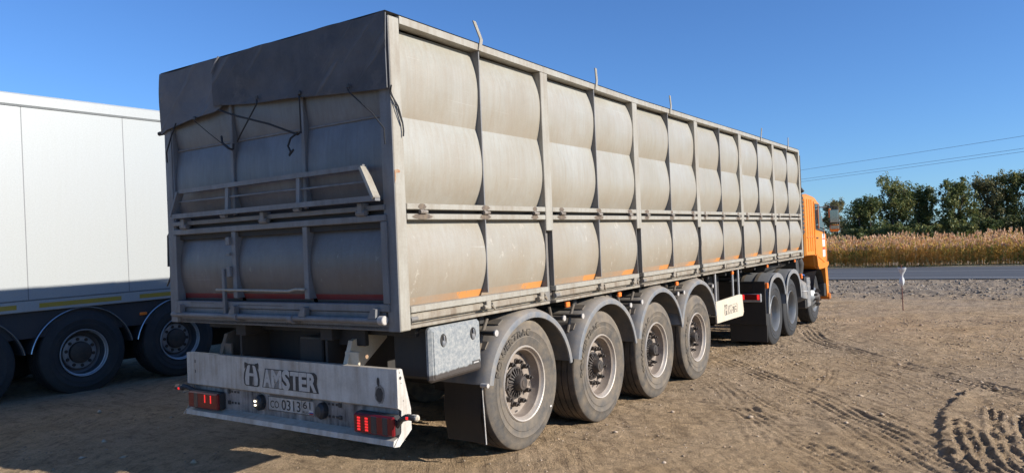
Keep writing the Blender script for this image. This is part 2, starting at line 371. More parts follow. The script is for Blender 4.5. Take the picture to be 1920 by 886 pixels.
    def prism(s, poly, f0, f1):
        """poly: 2D points; f0/f1 map (u,v)->3D for the two faces"""
        n = len(poly); vs = [f0(*p) for p in poly] + [f1(*p) for p in poly]
        return s.add(vs, [tuple(range(n))[::-1], tuple(range(n, 2 * n))] + [(k, (k + 1) % n, n + (k + 1) % n, n + k) for k in range(n)])
    def grid(s, P, smooth=True):
        P = np.asarray(P, float); a, b = P.shape[:2]
        return s.add(P.reshape(-1, 3), [(i * b + j, i * b + j + 1, (i + 1) * b + j + 1, (i + 1) * b + j) for i in range(a - 1) for j in range(b - 1)], smooth)
    def mesh(s, name, mats, off=(0, 0, 0), fix=True):
        me = bpy.data.meshes.new(name)
        me.from_pydata([(p[0] - off[0], p[1] - off[1], p[2] - off[2]) for p in s.v], [], s.f)
        me.polygons.foreach_set('use_smooth', s.sm); me.polygons.foreach_set('material_index', s.mi)
        for m_ in (mats if isinstance(mats, (list, tuple)) else [mats]): me.materials.append(m_)
        if fix and any(s.sm): me.set_sharp_from_angle(angle=math.radians(38))
        me.update(); return me
    def build(s, name, mats, parent=None, at=None, label=None):
        """a part in body coordinates; at = where its own origin is (body coords)"""
        og = ORG.get(parent.name, (0, 0, 0)) if parent else (0, 0, 0)
        own = at if at is not None else og
        me = s.mesh(name, mats, own)
        return place(name, me, parent, own, label)
def place(name, me, parent=None, at=None, label=None):
    o = bpy.data.objects.new(name, me); COL.objects.link(o)
    if parent:
        og = ORG[parent.name]; own = at if at is not None else og
        o.parent = parent; o.location = (own[0] - og[0], own[1] - og[1], own[2] - og[2]); ORG[o.name] = own
    else:
        ORG[o.name] = at or (0, 0, 0); o.location = at or (0, 0, 0)
    if label: o['label'] = label
    return o
def thing(name, label, cat, org=(0, 0, 0), pitch=None, group=None):
    """Empty at body-frame point org"""
    o = bpy.data.objects.new(name, None); COL.objects.link(o); o['label'] = label; o['category'] = cat
    if group: o['group'] = group
    ORG[o.name] = org
    if pitch is None: o.location = org
    else:
        R = Matrix.Rotation(TH, 3, 'X'); p = R @ Vector(org) + Vector((0, 0, 1.125))
        o.location = p; o.rotation_euler = (pitch, 0, 0)
    o.empty_display_size = .2
    return o
def tag(o, label=None, cat=None, kind=None, group=None):
    if label: o['label'] = label
    if cat: o['category'] = cat
    if kind: o['kind'] = kind
    if group: o['group'] = group
    return o

def text_geo(txt, bold=0.):
    """outline faces of a word in the built-in font, as (verts2d, faces), scaled to the unit box"""
    cu = bpy.data.curves.new('t', 'FONT'); cu.body = txt; cu.size = 1; cu.offset = bold; cu.resolution_u = 3; cu.fill_mode = 'FRONT'
    ob = bpy.data.objects.new('t', cu); COL.objects.link(ob)
    dg = bpy.context.evaluated_depsgraph_get(); dg.update()
    me = bpy.data.meshes.new_from_object(ob.evaluated_get(dg))
    v = np.array([tuple(q.co)[:2] for q in me.vertices]); f = [tuple(p.vertices) for p in me.polygons]
    bpy.data.objects.remove(ob); bpy.data.curves.remove(cu); bpy.data.meshes.remove(me)
    mn = v.min(0); mx = v.max(0); v = (v - mn) / (mx - mn)
    return v, f, (mx - mn)
def text_on(mb, txt, fmap, u0, u1, v0, v1, bold=0.):
    v, f, _ = text_geo(txt, bold)
    mb.add([fmap(u0 + (u1 - u0) * a, v0 + (v1 - v0) * b) for a, b in v], f)

# ------------------------------------------------------------------ ground
def vnoise(x, y, seed=0):
    xi = np.floor(x).astype(np.int64); yi = np.floor(y).astype(np.int64); fx = x - xi; fy = y - yi
    fx = fx * fx * (3 - 2 * fx); fy = fy * fy * (3 - 2 * fy)
    def h(a, b):
        k = (a * 374761393 + b * 668265263 + seed * 974634777) & 0xffffffff
        k = ((k ^ (k >> 13)) * 1274126177) & 0xffffffff
        return ((k ^ (k >> 16)) & 0xffff) / 65535.
    return (h(xi, yi) * (1 - fx) + h(xi + 1, yi) * fx) * (1 - fy) + (h(xi, yi + 1) * (1 - fx) + h(xi + 1, yi + 1) * fx) * fy
def fbm(x, y, oct=4, seed=0):
    a = 1.; t = 0; s_ = 0
    for i in range(oct): t = t + a * vnoise(x * 2 ** i, y * 2 ** i, seed + i); s_ += a; a *= .55
    return t / s_ - .5
def steps(segs):
    out = [segs[0][0]]
    for a, b, d0, d1 in segs:
        x = a
        while x < b - 1e-6:
            t = (x - a) / (b - a); x += d0 * (d1 / d0) ** t; out.append(min(x, b))
    return np.array(sorted(set(np.round(out, 5))))
gx = steps([(-600, -60, 120, 12), (-60, -9, 8, .3), (-9, -6, .12, .05), (-6, -.6, .045, .03), (-.6, 3.9, .018, .018), (3.9, 8, .04, .5), (8, 60, .6, 8), (60, 600, 12, 120)])
gy = steps([(-200, -12, 60, 2), (-12, -1.2, .8, .05), (-1.2, 1.5, .035, .02), (1.5, 8.2, .018, .02), (8.2, 14, .024, .05), (14, 31, .055, .14), (31, 60, .5, 1.5), (60, 900, 3, 160)])
X, Y = np.meshgrid(gx, gy)
Z = .055 * np.exp(-((Y - 1.35) / .75) ** 2 - ((X + 1.2) / 1.9) ** 2)
Z += -.03 * np.exp(-((Y - 9.1) / .8) ** 2 - ((X + 1.2) / 2.) ** 2)
def aniso(a, su, sv, seed):
    u_ = X * math.cos(a) + Y * math.sin(a); v_ = -X * math.sin(a) + Y * math.cos(a); return fbm(u_ * su, v_ * sv, 3, seed)
near = np.clip((32 - Y) / 4, 0, 1) * np.clip((Y + 14) / 4, 0, 1) * np.clip((24 - abs(X)) / 10, 0, 1)
Z += near * (.03 * fbm(X * .7, Y * .7, 3, 3) + .012 * fbm(X * 4, Y * 4, 3, 5) + .016 * fbm(X * 14, Y * 14, 3, 9) + .012 * np.abs(fbm(X * 26, Y * 26, 2, 10)) + .03 * np.clip(aniso(-.95, 1.0, 12, 12), -.2, .12) * np.clip(3 * fbm(X * .5, Y * .5, 2, 13) + .4, 0, 1) + .03 * np.clip(aniso(2.75, 1.2, 11, 14), -.2, .12) * np.clip(3 * fbm(X * .5 + 9, Y * .5, 2, 15) + .3, 0, 1))
def track(pts, width, ribs, depth, seed, lug=.05, fade=.25):
    """a tyre print pressed along a path: ribs across, cleats along, worn through in places"""
    global Z
    P = np.array(pts, float)
    # smooth resample
    t = np.linspace(0, len(P) - 1, 12 * (len(P) - 1) + 1); i = np.clip(t.astype(int), 0, len(P) - 2); f = t - i
    p0 = P[np.clip(i - 1, 0, len(P) - 1)]; p1 = P[i]; p2 = P[i + 1]; p3 = P[np.clip(i + 2, 0, len(P) - 1)]; f = f[:, None]
    Q = .5 * ((2 * p1) + (-p0 + p2) * f + (2 * p0 - 5 * p1 + 4 * p2 - p3) * f ** 2 + (-p0 + 3 * p1 - 3 * p2 + p3) * f ** 3)
    mg = width
    jx = np.where((gx > Q[:, 0].min() - mg) & (gx < Q[:, 0].max() + mg))[0]; jy = np.where((gy > Q[:, 1].min() - mg) & (gy < Q[:, 1].max() + mg))[0]
    if len(jx) == 0 or len(jy) == 0: return
    sl_ = np.s_[jy[0]:jy[-1] + 1, jx[0]:jx[-1] + 1]; x = X[sl_]; y = Y[sl_]
    best = np.full(x.shape, 1e9); lat = np.zeros(x.shape); lon = np.zeros(x.shape); acc = 0.
    for a, b in zip(Q[:-1], Q[1:]):
        d = b - a; L = np.hypot(*d)
        if L < 1e-6: continue
        d = d / L; s_ = np.clip((x - a[0]) * d[0] + (y - a[1]) * d[1], 0, L)
        ex = x - a[0] - s_ * d[0]; ey = y - a[1] - s_ * d[1]; dd = ex * ex + ey * ey; mk = dd < best
        best = np.where(mk, dd, best); lat = np.where(mk, ex * -d[1] + ey * d[0], lat); lon = np.where(mk, acc + s_, lon); acc += L
    dist = np.sqrt(best); hw = width / 2
    band = np.clip((hw - dist) / .03, 0, 1); rim_ = np.exp(-((dist - hw - .02) / .025) ** 2)
    wear = np.clip(.62 + 2.2 * fbm(x * 1.7, y * 1.7, 3, seed), 0.35, 1.) * np.clip(lon / fade, 0, 1) * np.clip((acc - lon) / fade, 0, 1)
    groove = np.tanh(2.2 * np.cos(2 * PI * ribs * (lat / width) + .5 * np.sin(lon * 1.3))); cle = np.cos(2 * PI * lon / .075 + 1.6 * np.sin(lat * 30))
    Z[sl_] += wear * (band * (-depth * .32 + depth * .45 * groove + lug * depth * 5 * cle * (groove > -.2)) + rim_ * depth * .45)
track([(-.3, 7.0), (.3, 6.2), (1.21, 5.06), (1.59, 4.51), (1.93, 3.93), (2.28, 3.47), (2.6, 2.97), (2.97, 2.45), (3.4, 1.9)], .33, 4, .019, 21)
track([(1.3, 5.35), (1.8, 4.65), (2.24, 4.0), (2.7, 3.3)], .22, 3, .010, 22)
track([(-.8, 12.6), (-.27, 11.63), (-.03, 11.2), (.41, 9.77), (.95, 8.85), (1.66, 7.75), (2.21, 6.98), (2.67, 6.35), (2.98, 5.95), (3.3, 5.65), (4.2, 4.9)], .34, 4, .022, 23)
track([(.1, 11.4), (.8, 9.9), (1.6, 8.6), (2.4, 7.4), (3.2, 6.5), (4, 5.8)], .26, 3, .010, 24)
track([(.7, 4.1), (1.1, 3.65), (1.5, 3.1), (1.83, 2.7), (2.1, 2.4), (2.4, 2.05)], .30, 4, .015, 25)
track([(.6, 4.9), (1.2, 4.0), (1.8, 3.68), (2.1, 3.18), (2.37, 2.76), (2.7, 2.3)], .2, 3, .014, 26)
track([(1.4, 3.2), (1.72, 2.79), (1.93, 2.63), (2.17, 2.5), (2.34, 2.28)], .24, 3, .012, 27)
track([(2.75, 6.2), (2.91, 5.91), (3.04, 5.33), (3.17, 4.78), (3.3, 4.2)], .2, 3, .013, 28)
track([(-.2, 5.8), (.5, 4.7), (1.0, 3.7), (1.5, 2.5)], .32, 4, .010, 29)
track([(.5, 7.4), (.99, 6.47), (1.22, 5.9), (1.32, 5.5)], .2, 3, .011, 30)
track([(1.2, 6.7), (1.3, 6.1), (1.34, 5.5)], .22, 3, .012, 34)
track([(1.3, 7.5), (1.63, 6.98), (2.16, 6.03), (2.53, 5.25)], .3, 4, .009, 35)
track([(-.4, 10), (.1, 8.2), (.25, 6.4), (.15, 4.6)], .3, 4, .009, 36)
track([(2.3, 3.1), (2.5, 2.7), (2.8, 2.2)], .2, 3, .012, 37)
track([(-2.5, 14.5), (-.5, 15.6), (1.5, 16.5), (5, 17.2)], .5, 4, .014, 38)
track([(.3, 13.5), (1.6, 13.6), (3.2, 13.2), (6, 12)], .5, 4, .012, 39)
track([(.6, 10.8), (1.8, 10.2), (3.2, 9.9), (6, 9.9)], .4, 4, .012, 40)
RUTS = [[(2.73, 4.02), (2.77, 3.52), (2.86, 2.94), (2.95, 2.53)], [(2.78, 3.99), (2.85, 3.42), (2.94, 2.94), (3.02, 2.54)], [(2.82, 4.01), (2.9, 3.39), (2.99, 2.89), (3.06, 2.56)],
        [(2.9, 3.79), (2.97, 3.25), (3.05, 2.88), (3.12, 2.59)], [(2.98, 4.75), (2.99, 4.26), (3.02, 3.64), (3.1, 3.06), (3.18, 2.65)], [(3.04, 4.65), (3.04, 4.18), (3.08, 3.58), (3.15, 3.09), (3.21, 2.8)], [(3.11, 3.69), (3.14, 3.34), (3.19, 3.11), (3.25, 2.9)],
        [(3.2, 4.6), (3.2, 4.1), (3.25, 3.6), (3.35, 3.1)]]
def rut(P, w_, depth, seed):
    global Z
    P = np.array(P, float); t = np.linspace(0, len(P) - 1, 10 * (len(P) - 1) + 1)
    Q = np.stack([np.interp(t, np.arange(len(P)), P[:, k]) for k in (0, 1)], -1)
    jx = np.where((gx > Q[:, 0].min() - .2) & (gx < Q[:, 0].max() + .2))[0]; jy = np.where((gy > Q[:, 1].min() - .1) & (gy < Q[:, 1].max() + .1))[0]
    sl_ = np.s_[jy[0]:jy[-1] + 1, jx[0]:jx[-1] + 1]; x = X[sl_]; y = Y[sl_]; xx = x + .03 * fbm(x * 9, y * 9, 2, seed)
    d = np.full(x.shape, 9.)
    for q_ in Q: d = np.minimum(d, (xx - q_[0]) ** 2 + (y - q_[1]) ** 2)
    d = np.sqrt(d); wob = .85 + .9 * fbm(x * 4, y * 14, 3, seed + 1)
    Z[sl_] += -depth * wob * np.exp(-(d / w_) ** 2) + depth * .45 * wob * np.exp(-((d - 1.9 * w_) / w_) ** 2)
for k, (ox, d_) in enumerate(((0, .016), (-.9, .012), (-1.7, .012), (-2.4, .01), (.8, .012))):
    track([(-3.4 + ox, -1.6), (-3.48 + ox, .43), (-3.55 + ox, 2.5), (-3.5 + ox, 7)], .4, 4, d_, 31 + k)
# the churned ground on the right: a pushed-up edge with ruts curving inside it
bx_, by_ = np.array([(2.82, 6.0), (2.66, 5.1), (2.6, 4.2), (2.66, 3.3), (2.84, 2.5), (3.1, 1.9)]).T
inside = X - np.interp(Y, by_[::-1], bx_[::-1]); edge_n = .1 * fbm(X * 5, Y * 5, 3, 44) + .05 * fbm(X * 17, Y * 17, 2, 45)
ins = inside + edge_n; wy = np.clip((6.1 - Y) / .5, 0, 1) * np.clip((Y - 1.6) / .4, 0, 1)
Z += wy * np.clip(ins / .03, 0, 1) * .04 * (.55 + 1.6 * np.clip(fbm(X * 3, Y * 3, 3, 71) + .1, 0, 1)) * np.exp(-np.clip(ins - .03, 0, 9) / .16)
Z += wy * np.clip(ins / .05, 0, 1) * np.clip((1.4 - ins) / .3, 0, 1) * (.02 * fbm(X * 11, Y * 11, 4, 46) + .02 * fbm(X * 3, Y * 3, 3, 47))
for k, p in enumerate(RUTS): rut(p, .024, .034, 200 + k)
# rubble heaped in front of the road
rb = np.clip((Y - 19.5) / 1.5, 0, 1) * np.clip((30.5 - Y) / 1., 0, 1) * np.clip((30 - abs(X)) / 5, 0, 1)
Z += rb * (.2 * np.clip(fbm(X * .8, Y * 1.3, 4, 60) + .05, -.02, 1) + .09 * fbm(X * 3, Y * 4, 3, 61))
hl = np.clip((Y - 47.3) / 3, 0, 1); Z += -.15 * hl * np.clip((80 - Y) / 5, 0, 1)
Z = np.where((Y > 30.6) & (Y < 47.6), np.minimum(Z, -.02), Z)
gm = bpy.data.meshes.new('ground'); a_, b_ = X.shape
gm.vertices.add(a_ * b_); gm.vertices.foreach_set('co', np.stack([X, Y, Z], -1).astype(np.float32).ravel())
ii, jj = np.meshgrid(np.arange(a_ - 1), np.arange(b_ - 1), indexing='ij'); q = (ii * b_ + jj).ravel()
quads = np.stack([q, q + 1, q + b_ + 1, q + b_], -1).astype(np.int32)
gm.loops.add(quads.size); gm.loops.foreach_set('vertex_index', quads.ravel())
gm.polygons.add(len(quads)); gm.polygons.foreach_set('loop_start', np.arange(0, quads.size, 4, dtype=np.int32))
gm.polygons.foreach_set('use_smooth', np.ones(len(quads), bool)); gm.update(calc_edges=True)
gm.materials.append(M['ground'])
g = bpy.data.objects.new('ground', gm); COL.objects.link(g); g['kind'] = 'structure'
def gz(x, y): # ground height by nearest vertex
    i = np.clip(np.searchsorted(gy, y), 0, len(gy) - 1); j = np.clip(np.searchsorted(gx, x), 0, len(gx) - 1); return Z[i, j]
print('ground quads', len(quads))

def raw_mesh(name, V, F, mat, kind=None):
    """V (n,3), F (m,k) equal-sized faces"""
    me = bpy.data.meshes.new(name); V = np.asarray(V, np.float32); F = np.asarray(F, np.int32); k = F.shape[1]
    me.vertices.add(len(V)); me.vertices.foreach_set('co', V.ravel()); me.loops.add(F.size); me.loops.foreach_set('vertex_index', F.ravel())
    me.polygons.add(len(F)); me.polygons.foreach_set('loop_start', np.arange(0, F.size, k, dtype=np.int32)); me.update(calc_edges=True)
    me.materials.append(mat); return me
OCT = np.array([(1, 0, 0), (-1, 0, 0), (0, 1, 0), (0, -1, 0), (0, 0, 1), (0, 0, -1)], float)
OF = np.array([(0, 2, 4), (2, 1, 4), (1, 3, 4), (3, 0, 4), (2, 0, 5), (1, 2, 5), (3, 1, 5), (0, 3, 5)])
def stones(name, x, y, r, mat, flat=.6):
    n = len(x); z = gz(x, y)
    sc = r[:, None, None] * (.6 + .8 * rng.random((n, 6, 1))) * OCT[None]
    sc[:, :, 2] *= flat; th = rng.random(n) * 2 * PI; c, s_ = np.cos(th)[:, None], np.sin(th)[:, None]
    V = np.stack([sc[:, :, 0] * c - sc[:, :, 1] * s_ + x[:, None], sc[:, :, 0] * s_ + sc[:, :, 1] * c + y[:, None], sc[:, :, 2] + z[:, None] + r[:, None] * .15], -1)
    F = OF[None] + (np.arange(n) * 6)[:, None, None]
    o = bpy.data.objects.new(name, raw_mesh(name, V.reshape(-1, 3), F.reshape(-1, 3), mat)); COL.objects.link(o); return o
n_ = 9000; yy = -1.3 + 15 * rng.random(n_) ** 1.2; xx = -6 + 10.5 * rng.random(n_)
kp = fbm(xx * 1.3, yy * 1.3, 3, 80) > -.08; xx, yy = xx[kp], yy[kp]
tag(stones('pebbles', xx, yy, .004 + .009 * rng.random(len(xx)) ** 3 + .001 * yy, M['clod']), 'small pebbles and dirt crumbs scattered over the lot', 'pebbles', 'stuff')
n_ = 420; xx = -5.5 + 9.5 * rng.random(n_); yy = -1 + 14 * rng.random(n_)
tag(stones('dirt_clods', xx, yy, .012 + .03 * rng.random(n_) ** 3, M['clod'], .5), 'loose brown dirt clods lying about the lot', 'dirt clods', 'stuff')
n_ = 9000; xx = -9 + 22 * rng.random(n_); yy = 19.5 + 11 * rng.random(n_); kp = fbm(xx * .9, yy * 1.4, 3, 60) + .15 * rng.random(n_) > .0; xx, yy = xx[kp], yy[kp]
tag(stones('rubble', xx, yy, .012 + .06 * rng.random(len(xx)) ** 3.5, M['rubble'], .6), 'grey broken rubble along the near edge of the road', 'rubble', 'stuff')

# road
r_ = MB(); r_.grid([[(x, y, .01 + (.05 * (1 - abs(y - 39) / 8))) for x in np.linspace(-500, 500, 60)] for y in (31.2, 33, 36, 39, 42, 45, 46.9)])
road = r_.build('road', M['asphalt']); road['kind'] = 'structure'
for nm_, y0, y1, zz in (('road_line', 38.9, 39.05, .066), ('road_line', 32.1, 32.35, .0268), ('road_line', 45.6, 45.72, .029)):
    l_ = MB(); l_.grid([[(x, y, zz) for x in np.linspace(-500, 500, 40)] for y in (y0, y1)]); o = l_.build(nm_, M['road_paint']); o['kind'] = 'structure'
vg = MB(); vg.grid([[(x, y, .03 + .03 * math.sin(x * .7) * (y > 47)) for x in np.linspace(-300, 300, 240)] for y in (46.9, 47.5, 48.6, 50)])
o = vg.build('verge', M['verge']); o['kind'] = 'structure'

# ------------------------------------------------------------------ reeds, grass, trees
def blades(base, h, lean, width, seg, droop, az):
    """flat tapering blades; returns V,F (quads)"""
    n = len(base); t = np.linspace(0, 1, seg + 1)[None, :, None]
    d = np.stack([np.cos(az), np.sin(az), np.zeros(n)], -1)[:, None]; side = np.stack([-np.sin(az), np.cos(az), np.zeros(n)], -1)[:, None]
    up_ = np.array([0, 0, 1.])[None, None]
    P = base[:, None] + up_ * (h[:, None, None] * (t - droop[:, None, None] * t ** 2.4)) + d * (lean[:, None, None] * t ** 1.6)
    wd = width[:, None, None] * (1 - t ** 1.5 * .93) * .5
    V = np.stack([P - side * wd, P + side * wd], 2).reshape(-1, 3); m_ = 2 * (seg + 1)
    k = np.arange(seg); F = np.stack([2 * k, 2 * k + 1, 2 * k + 3, 2 * k + 2], -1)[None] + (np.arange(n) * m_)[:, None, None]
    return V, F.reshape(-1, 4)
def join(parts):
    V = []; F = []; o = 0
    for v, f in parts: V.append(v); F.append(f + o); o += len(v)
    return np.concatenate(V), np.concatenate(F)
nr = 7500
bx = -19 + 43 * rng.random(nr); by = 48.1 + 9 * rng.random(nr) ** 1.5
hh = (1.72 + .45 * fbm(bx * .35, by * .3, 3, 90) + .55 * rng.random(nr) ** 3) * np.clip(.72 + .28 * (by - 48) / 1.6, 0, 1)
base = np.stack([bx, by, np.full(nr, -.08)], -1); az = rng.normal(.4, .9, nr)
parts = [blades(base, hh, .12 + .25 * rng.random(nr), np.full(nr, .018), 3, np.full(nr, .02), az)]
for k in range(6):
    s0 = .15 + .75 * rng.random(nr); b2 = base + np.stack([.2 * s0 ** 1.6 * np.cos(az), .2 * s0 ** 1.6 * np.sin(az), hh * s0 * .97], -1)
    parts.append(blades(b2, .22 + .25 * rng.random(nr), .2 + .4 * rng.random(nr), .035 + .055 * rng.random(nr), 3, .3 + .6 * rng.random(nr), rng.random(nr) * 2 * PI))
V, F = join(parts); o = bpy.data.objects.new('reeds', raw_mesh('reeds', V, F, M['reed_leaf'])); COL.objects.link(o)
tag(o, 'dense belt of yellowing reeds beyond the road', 'reeds', 'stuff')
kp = rng.random(nr) < .62; n2 = kp.sum(); tip = base[kp] + np.stack([.22 * np.cos(az[kp]), .22 * np.sin(az[kp]), hh[kp] * .96], -1); parts = []
for k in range(7): parts.append(blades(tip + rng.normal(0, .012, (n2, 3)) + np.array([0, 0, -.02 * k]), .12 + .13 * rng.random(n2), .03 + .1 * rng.random(n2), .04 + .05 * rng.random(n2), 2, .25 + .3 * rng.random(n2), az[kp] + rng.normal(0, .8, n2)))
V, F = join(parts); o = bpy.data.objects.new('reed_plumes', raw_mesh('reed_plumes', V, F, M['reed_plume'])); COL.objects.link(o)
tag(o, 'pinkish brown feathery plumes on top of the reeds', 'reed plumes', 'stuff')
ng = 7000; gx_ = -22 + 48 * rng.random(ng); gy_ = 47.2 + 1.5 * rng.random(ng)
V, F = blades(np.stack([gx_, gy_, np.full(ng, .02)], -1), .06 + .2 * rng.random(ng) ** 2, .05 + .1 * rng.random(ng), np.full(ng, .02), 2, np.full(ng, .3), rng.random(ng) * 6.28)
o = bpy.data.objects.new('verge_grass', raw_mesh('verge_grass', V, F, M['dry_grass'])); COL.objects.link(o); tag(o, 'short dry grass along the far road edge', 'grass', 'stuff')

def crown_mesh(seed, H, Wd, leaf, clumps, per, lowf=.12, airy=.5):
    """limbs plus leaf-sized faces in uneven clumps (H height, Wd width)"""
    r = np.random.default_rng(seed); tm = MB(); ends = []
    th0 = r.random() * 6; base_r = .06 * H * .35
    stems = r.integers(2, 4)
    for s_ in range(stems):
        a = th0 + s_ * 2 * PI / stems; ln = .5 * Wd * .35 * r.uniform(.3, 1)
        pts = [(0, 0, 0)] if s_ == 0 else [(.15 * math.cos(a), .15 * math.sin(a), 0)]
        for k in range(1, 6):
            f = k / 5; pts.append((math.cos(a) * ln * f + r.normal(0, .12), math.sin(a) * ln * f + r.normal(0, .12), H * .8 * f * r.uniform(.93, 1.05)))
        tm.tube(pts, [base_r * (1 - .8 * k / 5) for k in range(6)], 7); 
        for k in range(1, 6):
            for _ in range(4):
                aa = r.random() * 6.28; el = r.uniform(.2, 1.1); L = Wd * r.uniform(.22, .5) * (1 - .45 * k / 5); p0 = Vector(pts[k])
                d = Vector((math.cos(aa) * math.cos(el), math.sin(aa) * math.cos(el), math.sin(el))); p1 = p0 + d * L * .5 + Vector((0, 0, -.05 * L)); p2 = p0 + d * L
                tm.tube([p0, p1, p2], [base_r * .33, base_r * .2, base_r * .07], 4, False); ends += [p1, p2, (p1 + p2) / 2]
    E_ = np.array([tuple(e) for e in ends]); C = []
    while len(C) < clumps:
        e = E_[r.integers(len(E_))] + r.normal(0, .06 * Wd, 3)
        if e[2] < H * lowf or e[2] > H: continue
        C.append(e)
    C = np.array(C); n = clumps * per
    cs = np.repeat(C, per, 0); rad = np.repeat(r.uniform(.2, .75, clumps) * Wd * .17, per)
    d = r.normal(0, 1, (n, 3)); d /= np.linalg.norm(d, axis=1)[:, None]; d[:, :2] *= .9; d[:, 2] *= 1.1
    c = cs + d * (rad * r.random(n) ** .5)[:, None]
    u = r.normal(0, 1, (n, 3)); u /= np.linalg.norm(u, axis=1)[:, None]; v = np.cross(u, r.normal(0, 1, (n, 3))); v /= np.linalg.norm(v, axis=1)[:, None] + 1e-9
    sz = leaf * r.uniform(.5, 1.3, n)[:, None]
    V = np.stack([c - u * sz, c + v * sz * .5, c + u * sz, c - v * sz * .5], 1).reshape(-1, 3); F = np.arange(4 * n).reshape(-1, 4)
    return tm, V, F
def tree(name, label, cat, x, y, H, Wd, seed, lm='leaf', leaf=.13, clumps=120, per=60, group=None, lowf=.12):
    t = thing(name, label, cat, (x, y, -.1), group=group); tm, V, F = crown_mesh(seed, H, Wd, leaf, clumps, per, lowf)
    o = bpy.data.objects.new('trunk', tm.mesh('trunk', M['bark'])); COL.objects.link(o); o.parent = t
    o = bpy.data.objects.new('crown', raw_mesh('crown', V, F, M[lm])); COL.objects.link(o); o.parent = t
    return t
TG = 'trees beyond the reeds'
tl = [(-13.4, 88, 6.9, 4.6, 'leaf_olive', 'small round olive tree standing alone just behind the orange cab mirror', .30),
      (-8.0, 72, 5.9, 4.6, 'leaf', 'lower leaning leafy tree at the left end of the tree row', .0),
      (-5.6, 74, 7.9, 5.2, 'leaf', 'tall airy tree with two tops at the left of the row', .0),
      (-3.6, 77, 7.6, 4.4, 'leaf', 'dark tree beside a gap of sky in the row', .0),
      (-.9, 76, 7.7, 4.8, 'leaf', 'bushy green tree at the middle of the row right of the sky gap', .0),
      (1.3, 79, 7.9, 4.6, 'leaf_olive', 'yellowish topped tree in the right half of the row', .0),
      (3.3, 80, 8.3, 5., 'leaf', 'tallest dark tree near the right edge of the picture', .0),
      (5.6, 80, 8.3, 5., 'leaf', 'rightmost green tree cut by the picture edge', .0),
      (9.5, 82, 8, 5.6, 'leaf', 'tree outside the right edge of the picture', .0),
      (14, 84, 8, 5.6, 'leaf_olive', 'second tree outside the right edge of the picture', .0)]
for k, (x, y, H, Wd, lm, lb, lf) in enumerate(tl):
    if k == 9: continue
    tree('leafy_tree' if lm == 'leaf' else 'olive_tree', lb, 'tree', x, y, H, Wd, 100 + k * 7, lm, .105, 290 if k else 170, 50, TG, lf if lf else .05)
bl = [(-9.6, 78, 2.9, 4., 'yellowish low bush left of the tree row behind the mirror'), (-7.6, 70, 2.8, 3.6, 'dark bush under the lower leaning tree'), (-5.2, 70, 3.0, 3.8, 'dark bush under the tall airy tree'),
      (-2.8, 71, 2.9, 3.8, 'bush filling the foot of the sky gap'), (-.4, 71.5, 3.2, 4., 'dark bush under the middle of the tree row'), (1.9, 73, 3.3, 4., 'dark bush under the yellowish topped tree'),
      (4.2, 73, 3.4, 4.2, 'bright green bush low at the right edge of the picture'), (-12, 92, 3.0, 6, 'pale distant bush left of the small round tree'), (6.8, 74, 3.4, 4.4, 'bush just outside the right picture edge')]
for k, (x, y, H, Wd, lb) in enumerate(bl): tree('bush', lb, 'bush', x, y, H, Wd, 300 + k * 5, 'leaf_bush' if k in (0, 6, 7) else 'leaf', .13, 110, 60, 'bushes under the tree row', .02)
# distant tree belt (one mass on the horizon)
n_ = 26000; fx_ = -190 + 330 * rng.random(n_); fy_ = 150 + 10 * rng.random(n_); fh = (3.4 + 3.5 * fbm(fx_ * .09, fx_ * 0, 4, 7)) * rng.random(n_) ** .8
c = np.stack([fx_, fy_, fh], -1); u = rng.normal(0, .5, (n_, 3)); v = rng.normal(0, .35, (n_, 3))
V = np.stack([c - u, c + v, c + u, c - v], 1).reshape(-1, 3)
o = bpy.data.objects.new('distant_trees', raw_mesh('distant_trees', V, np.arange(4 * n_).reshape(-1, 4), M['leaf_olive'])); COL.objects.link(o); tag(o, 'low belt of far trees on the horizon', 'tree belt', 'stuff')

# power line
pA = Vector((-72.7, 99.2, 0)); pB = Vector((38, 35.2, 0)); G_ = 'overhead wires above the reeds'
for k, (h, off, lb) in enumerate(((8.0, 0, 'uppermost of the three overhead wires above the trees'), (7.2, .0, 'middle overhead wire of the close lower pair'), (7.0, .1, 'lowest overhead wire of the close lower pair'))):
    w_ = MB(); pts = []
    for i in range(25):
        f = i / 24; p = pA.lerp(pB, f); pts.append((p.x, p.y + off, h + .9 - 3.6 * f * (1 - f)))
    w_.tube(pts, .0115, 5); tag(w_.build('power_wire', M['wire']), lb, 'wire', group=G_)
for p, lb in ((pA, 'far wooden power pole hidden behind the trailers'), (pB, 'near wooden power pole off to the right')):
    t = thing('power_pole', lb, 'pole', tuple(p)); mm = MB(); mm.tube([p, p + Vector((0, 0, 9.2))], [.14, .1], 10); mm.build('pole', M['wood_pole'], t)
    mm = MB(); mm.box(p.x - .6, p.x + .6, p.y - .05, p.y + .05, 8.0, 8.1); mm.build('crossarm', M['wood_pole'], t)

